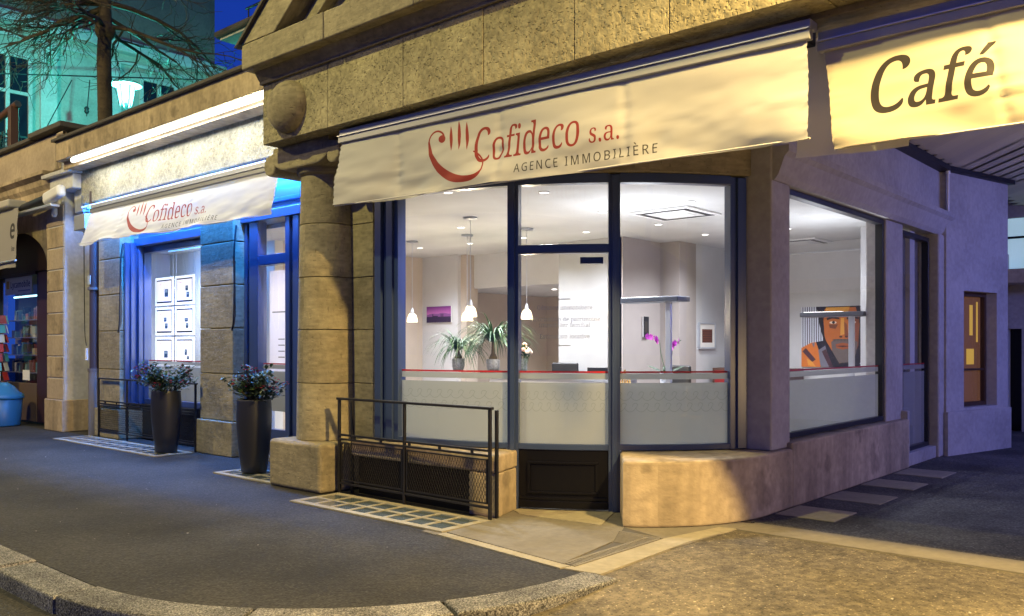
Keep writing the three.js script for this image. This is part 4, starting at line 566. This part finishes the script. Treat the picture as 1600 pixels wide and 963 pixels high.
// ================================================================ PLANTERS WITH FLOWERING SHRUBS
function planter(pos, label, s) {
  const t = thing('planter', label, 'planter', pos, 'tall planters by the shop front'); seed = s;
  mesh('pot', lathe([[0, 0], [.135, 0], [.15, .02], [.185, .3], [.205, .55], [.208, .72], [.20, .86], [.205, .885], [.19, .885], [.185, .84], [0, .83]], 36), M.pot, t); mesh('soil', new THREE.CylinderGeometry(.183, .183, .02, 24).translate(0, .845, 0), M.soil, t);
  const fol = [[], [], []], fl = [], st = [];
  for (let i = 0; i < 30; i++) { const a = R(0, 6.283), rr = R(.08, .40), top = [rr * Math.cos(a), R(.98, 1.27) - rr * .15, rr * Math.sin(a)], b0 = [R(-.06, .06), .84, R(-.06, .06)]; st.push(bar(b0, top, .006, 4, .003));
    for (let k = 0; k < 26; k++) { const q = R(.45, 1.08), e = [lerp(b0[0], top[0], q) + R(-.06, .06), lerp(b0[1], top[1], q) + R(-.05, .05), lerp(b0[2], top[2], q) + R(-.06, .06)]; fol[i % 3].push(leafShape(R(.05, .085), R(.03, .045)).rotateZ(R(-.5, .9)).rotateY(R(0, 6.283)).translate(...e)); }
    if (i % 3 !== 1) for (let k = 0; k < 5; k++) { const e = [top[0] + R(-.05, .05), top[1] + R(-.01, .06), top[2] + R(-.05, .05)]; for (let j = 0; j < 4; j++) fl.push(leafShape(.024, .022, .3).rotateZ(.5).rotateY(j * 1.57 + R(0, 1)).translate(...e)); } }
  mesh('stems', st, M.bark, t); const lm = [phys([.035, .07, .022], .5, { side: THREE.DoubleSide }), phys([.06, .10, .035], .5, { side: THREE.DoubleSide }), phys([.022, .042, .026], .45, { side: THREE.DoubleSide })]; fol.forEach((f, i) => mesh('foliage', f, lm[i], t).userData.kind = 'stuff');
  mesh('flowers', fl, mat([.45, .03, .07], .6, { side: THREE.DoubleSide }), t).userData.kind = 'stuff';
}
planter([-11.92, .012, -6.04], 'tall black planter with red flowering shrub in front of the poster window railing', 41); planter([-9.22, .014, -5.78], 'tall black planter with dark red flowering shrub between stone pier and column', 97);
// ================================================================ NEIGHBOUR SHOP ON THE LEFT
{
  const N = thing('neighbour_building', 'beige terrace fronted kiosk building with banded pier and arched doorway', 'building'), Z = -6.3;
  const p = grp('banded_pier', N); mesh('pier_core', box(-16.93, -16.22, 0, 4.35, Z - .015, -6.85), M.whitewall, p); mesh('pier_base', box(-16.98, -16.17, 0, .57, Z + .04, -6.84, .015), M.beige2, p);
  for (let i = 0; i < 9; i++) mesh('stone_band', box(-16.96, -16.235, .575 + i * .393, .575 + i * .393 + .37, Z, -6.6, .01), [M.beige, M.beige2][i % 2], p);
  mesh('side_face', box(-16.23, -16.19, .57, 4.3, Z - .02, -6.86), M.whitewall, p); mesh('recess_wall', box(-16.2, -15.0, 0, 4.3, -6.83, -7.0), M.whitewall, p); mesh('corner_strip', box(-15.62, -15.05, 0, 4.2, -6.55, -6.9, .01), M.beige2, p);
  const c = grp('capital', N); mesh('capital_block', box(-16.62, -15.62, 4.30, 4.56, -6.22, -6.8, .02), M.whitewall, c); mesh('capital_block', box(-16.0, -15.6, 3.9, 4.3, -6.4, -6.8, .02), M.whitewall, c); mesh('abacus', box(-16.75, -15.55, 4.56, 4.63, -6.12, -6.8, .01), M.whitewall, c); mesh('bracket', lathe([[.03, 3.85], [.05, 3.9], [.05, 4.1], [.1, 4.3], [0, 4.3]], 16).translate(-16.35, 0, -6.2), M.whitewall, c); mesh('end_block', box(-16.3, -15.66, 4.63, 5.28, -6.28, -6.8, .04), M.whitewall, c);
  const w = grp('upper_wall', N); mesh('parapet', box(-30, -16.25, 4.72, 5.38, -6.26, -6.8, .02), M.beige, w); mesh('coping', box(-17.4, -15.9, 5.40, 5.5, -6.12, -6.9, .02), M.coping, w); mesh('coping', box(-30, -17.4, 5.38, 5.45, -6.16, -6.88, .015), M.coping, w); mesh('cornice', elevX([[-6.1, 4.72], [-6.1, 4.66], [-6.2, 4.6], [-6.22, 4.5], [-6.28, 4.42], [-6.28, 4.3], [-6.8, 4.3], [-6.8, 4.72]], -30, -16.62), M.beige2, w);
  mesh('drain_pipe', tube([[-15.9, 5.3, -6.2], [-16.2, 5.28, -6.2], [-16.26, 5.15, -6.2], [-16.27, 4.7, -6.2]], .035, 20, 8), M.beige, w);
  // arched doorway: wall with arch cut out
  const s = new THREE.Shape(); s.moveTo(-20.6, 0); s.lineTo(-20.6, 4.3); s.lineTo(-16.9, 4.3); s.lineTo(-16.9, 0); s.lineTo(-16.98, 0); s.lineTo(-16.98, 2.95); s.absellipse(-18.7, 2.95, 1.72, .82, 0, Math.PI, false); s.lineTo(-20.42, 0); const ag = new THREE.ExtrudeGeometry(s, { depth: .3, bevelEnabled: false, curveSegments: 20 }); ag.scale(1, 1, .4); ag.translate(0, 0, -6.44); mesh('arch_wall', boxUV(ag), M.beige2, N); mesh('far_wall', box(-30, -20.6, 0, 4.3, -6.4, -6.75), M.beige2, N);
  const f = grp('shopfront', N), zf = -6.56, dk = mat([.035, .014, .016], .45);
  mesh('frame_post', box(-18.1, -16.98, .05, 3.0, zf + .02, zf - .08, .01), dk, f); mesh('frame_post', box(-20.5, -20.2, .05, 3.0, zf + .06, zf - .08, .01), dk, f); mesh('frame_head', box(-20.5, -16.9, 3.0, 3.85, zf + .05, zf - .08), dk, f); mesh('frame_rail', box(-20.2, -18.1, 2.94, 3.0, zf + .05, zf - .06, .01), dk, f); mesh('bottom_panel', box(-20.2, -18.1, .05, .8, zf + .03, zf - .06, .01), mat([.10, .07, .05], .6), f);
  mesh('pane', new THREE.PlaneGeometry(2.1, 2.14).translate(-19.15, 1.87, zf), M.glass, f);
  mesh('name_sign', new THREE.PlaneGeometry(1.45, .36).translate(-19.1, 2.77, zf + .012), lit([1, 1, 1], .0, { map: canvasTex(512, 170, (c, w_, h) => { c.fillStyle = '#d8dce4'; c.fillRect(0, 0, w_, h); c.fillStyle = '#1d2c74'; c.font = 'bold 84px sans-serif'; c.fillText('Lycamobile', 100, 105, 380); c.fillStyle = '#c8a030'; c.fillRect(24, 34, 56, 76); c.fillStyle = '#7a8ab8'; c.fillRect(250, 132, 230, 12); }) }), f);
  mesh('price_card', box(-18.75, -18.4, .86, 1.06, zf + .04, zf + .05), M.white, f);
  mesh('back_wall', box(-20.5, -15.3, 0, 4.2, -9.0, -9.1), M.wallTan, f); mesh('shop_ceiling', box(-20.5, -15.3, 3.1, 3.2, -6.95, -9), M.ceil, f); mesh('shop_side', box(-15.6, -15.3, 0, 4.2, -7, -9), M.wallTan, f); mesh('shop_side', box(-20.6, -20.4, 0, 4.2, -7, -9), M.wallTan, f);
  seed = 5; const it = grp('display_shelf', N); for (let r = 0; r < 4; r++) mesh('shelf', box(-20.2, -18.2, .98 + r * .36, 1.0 + r * .36, -6.72, -7.1), M.steel, it);
  const cm = [[.3, .3, .32], [.06, .07, .09], [.2, .06, .05], [.06, .14, .17], [.3, .28, .22], [.03, .03, .035]].map(q => mat(q, .5)); for (let r = 0; r < 4; r++) { let x = -20.15; while (x < -18.35) { const w_ = R(.06, .17), h = R(.1, .28); mesh('display_item', box(x, x + w_, 1.0 + r * .36, 1.0 + r * .36 + h, -6.76 - R(0, .1), -7.0, .008), cm[Math.floor(R(0, 6))], it); x += w_ + R(.02, .08); } }
  const sl = thing('shop_tube_light', 'cool cyan tube light inside the kiosk display', 'tube light', [-19.1, 2.55, -6.68]); mesh('tube', bar([-.6, 0, 0], [.6, 0, 0], .02, 8), lit([.5, .95, 1], 2.5), sl); rectLight(col(.45, .9, 1), 22, 1.2, .08, [-19.1, 2.52, -6.68], [-19.1, 0, -6.95]);
  // its awning
  const a = thing('kiosk_awning', 'grey kiosk awning with closed white end cap and dark lettering', 'awning'); mesh('cassette', box(-30, -17.45, 4.1, 4.26, -5.8, -6.15, .05), mat([.45, .42, .36], .6), a); const ec = new RoundedBoxGeometry(.72, .22, .16, 3, .07); mesh('end_cap', ec.rotateZ(.12).translate(-16.05, 4.2, -6.08), M.white, a); mesh('roll_tube', bar([-17.5, 4.1, -6.08], [-16.3, 4.17, -6.08], .08, 12), M.plastic, a); mesh('arm_bar', box(-20, -16.0, 3.99, 4.04, -6.0, -6.16, .01), M.alu, a);
  mesh('valance', cloth([-21.4, 4.08, -5.9], [-17.22, 4.08, -5.9], [-21.4, 2.98, -5.84], [-17.18, 2.98, -5.84], .015, [], 2, 60, 14), fabric(canvasTex(1024, 256, (c, w_, h) => { c.fillStyle = '#b9b4a8'; c.fillRect(0, 0, w_, h); c.fillStyle = '#24211f'; c.font = 'bold 120px sans-serif'; c.textAlign = 'right'; c.fillText('e', 1000, 130); c.font = 'bold 30px sans-serif'; c.fillText('ise', 1002, 185); })), a); mesh('hem_bar', bar([-21.4, 3.1, -5.82], [-17.1, 3.1, -5.82], .02, 8), M.alu, a);
  // bin, card rack
  const b = thing('litter_bin', 'blue domed ice cream litter bin beside the kiosk door', 'bin', [-18.35, 0, -6.0]); b.scale.setScalar(.86); const blue = mat([.02, .12, .26], .4);
  mesh('body', lathe([[0, 0], [.34, 0], [.37, .03], [.42, .62], [0, .62]], 32), blue, b); mesh('lid', lathe([[0, .98], [.12, .97], [.25, .88], [.34, .76], [.44, .7], [.45, .62], [.42, .61], [0, .61]], 32), mat([.025, .16, .32], .4), b);
  mesh('badge', new THREE.CylinderGeometry(.413, .40, .26, 32, 1, true, -.35, .95).translate(0, .35, 0), mat([1, 1, 1], .5, { side: THREE.DoubleSide, map: canvasTex(256, 128, (c) => { c.fillStyle = '#0d4f96'; c.fillRect(0, 0, 256, 128); c.fillStyle = '#e9eef4'; c.beginPath(); c.ellipse(128, 64, 100, 48, -.15, 0, 7); c.fill(); c.strokeStyle = '#b3202a'; c.lineWidth = 9; c.beginPath(); c.ellipse(128, 64, 84, 34, -.15, 0, 7); c.stroke(); c.fillStyle = '#b3202a'; c.font = 'bold 48px sans-serif'; c.fillText('isco', 76, 82); }) }), b);
  const k = thing('card_rack', 'rack of red and white postcards standing left of the kiosk window', 'rack', [-19.3, 0, -6.2]); mesh('pole', bar([0, 0, 0], [0, 2.0, 0], .03, 8), M.iron, k); mesh('base', lathe([[0, 0], [.3, 0], [.3, .03], [0, .05]], 20), M.iron, k); const km = [mat([.5, .04, .04], .5), mat([.65, .65, .68], .5), mat([.08, .35, .45], .5), mat([.3, .02, .03], .5)]; for (let r = 0; r < 9; r++) for (let j = 0; j < 6; j++) { const g = new THREE.BoxGeometry(.16, .17, .012); g.rotateX(-.25); g.translate(0, .55 + r * .19, .2); g.rotateY(j * 1.047 + r * .1); mesh('card', g, km[(r * 5 + j * 3) % 4], k); }
}
// ================================================================ TERRACE, TREE, LAMP, HOUSES BEHIND
structMesh('terrace', plan([[-40, -6.8], [-8.2, -6.8], [-8.2, -40], [-40, -40]], 4.86, 5.02), M.coping, 'raised terrace behind the parapets', 'terrace');
{
  seed = 29; const base = [-19.6, 5.0, -8.5], t = thing('bare_tree', 'bare pollarded tree with dark spreading branches on the terrace', 'tree', base), br = [], tw = [];
  const trunk = [[0, 0, 0], [.02, 1.6, 0], [.0, 3.0, .02], [.03, 3.9, 0], [.05, 5.4, .04]], tg = []; for (let i = 0; i < 4; i++) tg.push(bar(trunk[i], trunk[i + 1], [.165, .155, .15, .13][i], 12, [.155, .15, .14, .08][i])); const kn = new THREE.IcosahedronGeometry(.22, 2).toNonIndexed(); kn.scale(1, 1.1, 1); kn.translate(.02, 3.6, 0); tg.push(kn);
  mesh('trunk', merge(tg.map(g => boxUV(g))), M.bark, t);
  function grow(p, d, len, r, lvl) {
    let q = p.slice(); const n = 4; for (let i = 0; i < n; i++) { d = [d[0] + R(-.4, .4), d[1] + R(-.3, .26), d[2] + R(-.4, .4)]; const l = Math.hypot(...d); d = d.map(v => v / l); const e = q.map((v, k) => v + d[k] * len / n), r0 = r * (1 - i / n * .5), r1 = r * (1 - (i + 1) / n * .5); (lvl < 2 ? br : tw).push(bar(q, e, r0, lvl < 2 ? 6 : 3, r1)); q = e;
      if (lvl < 3) { const m = lvl < 2 ? 2 : 1; for (let k = 0; k < m; k++) if (rnd() < .75) grow(q, [d[0] + R(-.9, .9), d[1] + R(-.6, .55), d[2] + R(-.9, .9)], len * R(.5, .72), Math.max(r1 * .6, .0085), lvl + 1); } }
  }
  for (let k = 0; k < 11; k++) { const a = k * .571 + R(-.2, .2); grow([0, 3.45 + R(-.1, 1.0), 0], [Math.cos(a), R(-.3, .45), Math.sin(a)], R(1.6, 2.3), R(.04, .07), 0); }
  const c = grp('crown', t); mesh('branches', br, M.bark, c).userData.kind = 'stuff'; mesh('twigs', tw, M.bark, c).userData.kind = 'stuff';
}
{
  const t = thing('terrace_lamp', 'green white street lantern with flat round hat on the terrace', 'street lamp', [-22.6, 5.0, -10.35]);
  mesh('post', bar([0, 0, 0], [0, 2.93, 0], .05, 12, .035), M.iron, t); mesh('hat', lathe([[0, 3.52], [.1, 3.5], [.38, 3.42], [.40, 3.40], [.36, 3.395], [0, 3.44]], 32), mat([.5, .55, .5], .5), t);
  mesh('lantern', lathe([[.0, 2.93], [.13, 2.93], [.15, 3.0], [.22, 3.35], [.22, 3.39], [0, 3.39]], 24), lit([.62, 1, .88], 1.5), t); for (let k = 0; k < 6; k++) { const a = k * 1.047; mesh('rib', bar([.135 * Math.cos(a), 2.86, .135 * Math.sin(a)], [.228 * Math.cos(a), 3.4, .228 * Math.sin(a)], .012, 5), mat([.3, .35, .33], .5), t); }
  { const l = new THREE.PointLight(col(.07, .95, .80), LAMP_TERRACE, 0, 2); l.position.set(0, 3.15, 0); l.castShadow = true; l.shadow.radius = 6; t.add(l); }
}
{
  const t = thing('apartment_house', 'pale stucco apartment house with tall windows and balconies behind the terrace', 'building'), X = -29.4;
  mesh('wall', box(X, X - 8, 4, 11.5, 2, -16.9), S([.55, .56, .52], tStucco, tStuccoB, .003), t); mesh('upper_wall', box(X - .05, X - 8, 11.9, 22, 2, -16.8), S([.30, .22, .19], tStucco, tStuccoB, .003), t); mesh('cornice', box(X + .35, X - 8, 11.5, 11.9, 2, -17.1, .05), M.whitewall, t); mesh('string_course', box(X + .12, X - 1, 11.15, 11.25, 2, -17.0), M.whitewall, t);
  for (const z of [-10.95, -13.0]) mesh('wall_pilaster', box(X + .1, X - .2, 4, 11.15, z + .25, z - .25), M.whitewall, t);
  const win = (z, y0, y1, w) => { const g = grp('window', t); mesh('glass', box(X + .03, X + .01, y0, y1, z - w / 2, z + w / 2), phys([.01, .015, .02], .1, {}), g); for (const o of [-w / 2, 0, w / 2]) mesh('frame', box(X + .09, X + .02, y0, y1, z + o - .06, z + o + .06), M.whitewall, g); for (const y of [y0, lerp(y0, y1, .66), y1]) mesh('frame', box(X + .085, X + .02, y - .05, y + .05, z - w / 2, z + w / 2), M.whitewall, g); };
  win(-9.75, 7.2, 10.6, 1.3); win(-14.6, 8.3, 10.8, 1.25); win(-6.4, 7.2, 10.6, 1.3);
  const bal = (z, w, y) => { const g = grp('balcony', t); mesh('slab', box(X + .5, X, y - .12, y, z - w / 2, z + w / 2), M.whitewall, g); mesh('balcony_rail', [box(X + .5, X + .46, y + .86, y + .92, z - w / 2, z + w / 2), ...Array.from({ length: 16 }, (_, k) => bar([X + .48, y, z - w / 2 + w * k / 15], [X + .48, y + .88, z - w / 2 + w * k / 15], .014, 4)), ...Array.from({ length: 8 }, (_, k) => new THREE.TorusGeometry(.13, .014, 4, 12).rotateY(Math.PI / 2).translate(X + .48, y + .55, z - w / 2 + w * (k + .5) / 8).toNonIndexed())], M.iron, g); };
  bal(-9.7, 1.8, 7.1); bal(-12.3, 1.9, 7.55);
  for (const [a, b, y] of [[-17.3, -17.0, 15.2]]) 0;
}
{ // pavilion roof against the sky
  const t = thing('pavilion', 'low pavilion with green lit eaves and gutter behind the pediment', 'building'), x0 = -18.3, z0 = -10.5; mesh('wall', box(-17.2, -8.6, 5, 8.6, -11.6, -18), M.beige2, t); mesh('soffit', box(x0 + .05, -8.4, 8.62, 8.68, z0 - .05, -19), M.whitewall, t); mesh('gutter', bar([x0, 8.74, z0], [-8.4, 8.74, z0], .08, 10), M.coping, t); mesh('gutter', bar([x0, 8.74, z0], [x0, 8.74, -19], .08, 10), M.coping, t);
  const g = new THREE.BufferGeometry(), y = 8.8, yy = 11.5, v = [[x0, y, z0], [-8.4, y, z0], [-12, yy, -14.7], [-14.2, yy, -14.7], [x0, y, -19], [-8.4, y, -19]], f = [[0, 1, 2], [0, 2, 3], [4, 0, 3], [5, 4, 3], [5, 3, 2], [1, 5, 2]]; g.setAttribute('position', new THREE.Float32BufferAttribute(f.flat().flatMap(i => v[i]), 3)); g.computeVertexNormals(); mesh('roof', boxUV(g), M.coping, t); mesh('snow_guard', [bar([x0 + .5, 9.35, z0 - .45], [-9, 9.35, z0 - .45], .03, 5), ...Array.from({ length: 12 }, (_, k) => bar([x0 + .6 + k * .8, 9.1, z0 - .45], [x0 + .6 + k * .8, 9.37, z0 - .45], .02, 4))], M.iron, t);
}
{ // trellis with climber and wires
  seed = 31; const t = thing('trellis', 'dark wire trellis with bare climber beside a wooden post on the terrace', 'trellis', [-21.9, 5.0, -7.4]); mesh('post', box(-.09, .09, 0, 2.1, -.09, .09, .01), M.wood, t); mesh('rafter', bar([-2.6, 1.25, .5], [.15, 2.15, -.05], .09, 6), M.wood, t); const b = []; for (let k = 0; k < 14; k++) b.push(bar([-2.6, .1 + k * .11, .4], [-.1, .1 + k * .11, 0], .008, 4), bar([-.1 - k * .18, 0, k * .029], [-.1 - k * .18, 1.6, k * .029], .008, 4)); mesh('wire_grid', b, M.iron, t).userData.kind = 'stuff';
  const c = []; for (let k = 0; k < 26; k++) { let p = [R(-2.4, -.3), R(0, .4), R(.1, .4)]; for (let i = 0; i < 6; i++) { const e = [p[0] + R(-.22, .22), p[1] + R(.05, .32), p[2] + R(-.08, .08)]; c.push(bar(p, e, .022 - i * .002, 4)); p = e; } } mesh('climber', c, M.bark, t).userData.kind = 'stuff';
  const w = thing('overhead_wires', 'thin overhead wires with insulator crossing before the apartment house', 'wire'); const A = PX(0, 115, -27), Bq = PX(330, 125, -27), C = PX(72, 200, -27), D = PX(112, 125, -27); mesh('wire', bar(A, Bq, .02, 4), M.iron, w); mesh('wire', bar(C, D, .015, 4), M.iron, w); mesh('wire', bar(PX(140, 125, -27), PX(135, 182, -27), .015, 4), M.iron, w); mesh('insulator', lathe([[0, -.12], [.05, -.1], [.08, -.04], [.05, 0], [.08, .05], [.04, .1], [0, .12]], 10).translate(...PX(135, 172, -27)), M.iron, w);
}
{ // glowing panel and window added outside the frame to light the passage
  const t = thing('added_glow_panel', 'added blue violet glowing panel that lights the passage wall', 'sign', [1.6, 3.1, -13.4]); mesh('case', box(-.06, .1, -.35, .35, -1, 1, .02), M.cassette, t); mesh('face', box(-.075, -.061, -.3, .3, -.95, .95), lit([.25, .3, 1], 1.5), t); mesh('hanger', bar([.02, .35, 0], [.02, 1.2, 0], .02, 6), M.iron, t);
  const w = thing('added_warm_window', 'added warm glowing window that lights the passage ceiling', 'window', [3.4, 1.1, -8.5]); mesh('pane', box(-.02, 0, -.7, .7, -1.4, 1.4), lit([1, .5, .3], .8), w); for (const z of [-1.4, 0, 1.4]) mesh('frame_stile', box(-.06, .05, -.75, .75, z - .05, z + .05), M.frame, w); mesh('frame_rail', box(-.05, .05, -.8, -.7, -1.45, 1.45), M.frame, w); mesh('frame_rail', box(-.05, .05, .7, .8, -1.45, 1.45), M.frame, w);
  rectLight(col(1, .70, .34), WARM_FILL, 2.7, 1.3, [3.34, 1.1, -8.5], [-2.0, 4.4, -10.5]);
  rectLight(col(.22, .27, 1), BLUE_FILL, 1.9, .6, [1.5, 3.05, -13.4], [-2.2, .2, -13.2]);
}
// ================================================================ STREET LAMPS (outside the frame, over street and forecourt)
function streetLamp(pos, c, I, label, tgt, pole) {
  const t = thing('street_lamp', label, 'street lamp', pos); mesh('housing', lathe([[0, .28], [.06, .26], [.22, .16], [.30, .05], [.30, .03], [.0, .03]], 24), M.cassette, t); mesh('lens', new THREE.CylinderGeometry(.26, .26, .02, 24).translate(0, .015, 0), lit(c, 6), t);
  if (pole) { mesh('pole', bar([pole[0], -pos[1], pole[1]], [pole[0], .35, pole[1]], .09, 12, .06), M.iron, t); mesh('arm', bar([pole[0], .3, pole[1]], [0, .25, 0], .04, 8), M.iron, t); } else mesh('span_wire', bar([-12, .9, 2], [14, .9, 2], .012, 5), M.iron, t), mesh('hanger', bar([0, .25, 0], [0, .9, 2], .01, 5), M.iron, t);
  spot(t, col(...c), I, [0, -.03, 0], tgt.map((v, i) => v - pos[i]), 1.5, .25, 7);
}
streetLamp([-8.6, 10.6, 1.3], [1, .85, .28], LAMP_STREET, 'street lamp on a pole above the sidewalk left of the column', [-8.0, 0, -4.2], [-3.2, 1.2]);
streetLamp([.7, 5.3, -4.2], [1, .68, .22], LAMP_FORECOURT, 'street lamp on a pole above the forecourt', [.6, 0, -4.5], [3.5, 1.5]);
streetLamp([-20.5, 9, 1.5], [1, .78, .34], LAMP_KIOSK, 'street lamp on a pole above the sidewalk before the kiosk', [-19, 2, -6], [-2.5, 1.2]);
// ---------------------------------------------------------------- render
const renderer = new THREE.WebGLRenderer({ antialias: true });
renderer.shadowMap.enabled = true; renderer.toneMapping = THREE.LinearToneMapping; renderer.toneMappingExposure = EXPOSURE;
renderer.setSize(1024, 616);
renderer.render(scene, camera);
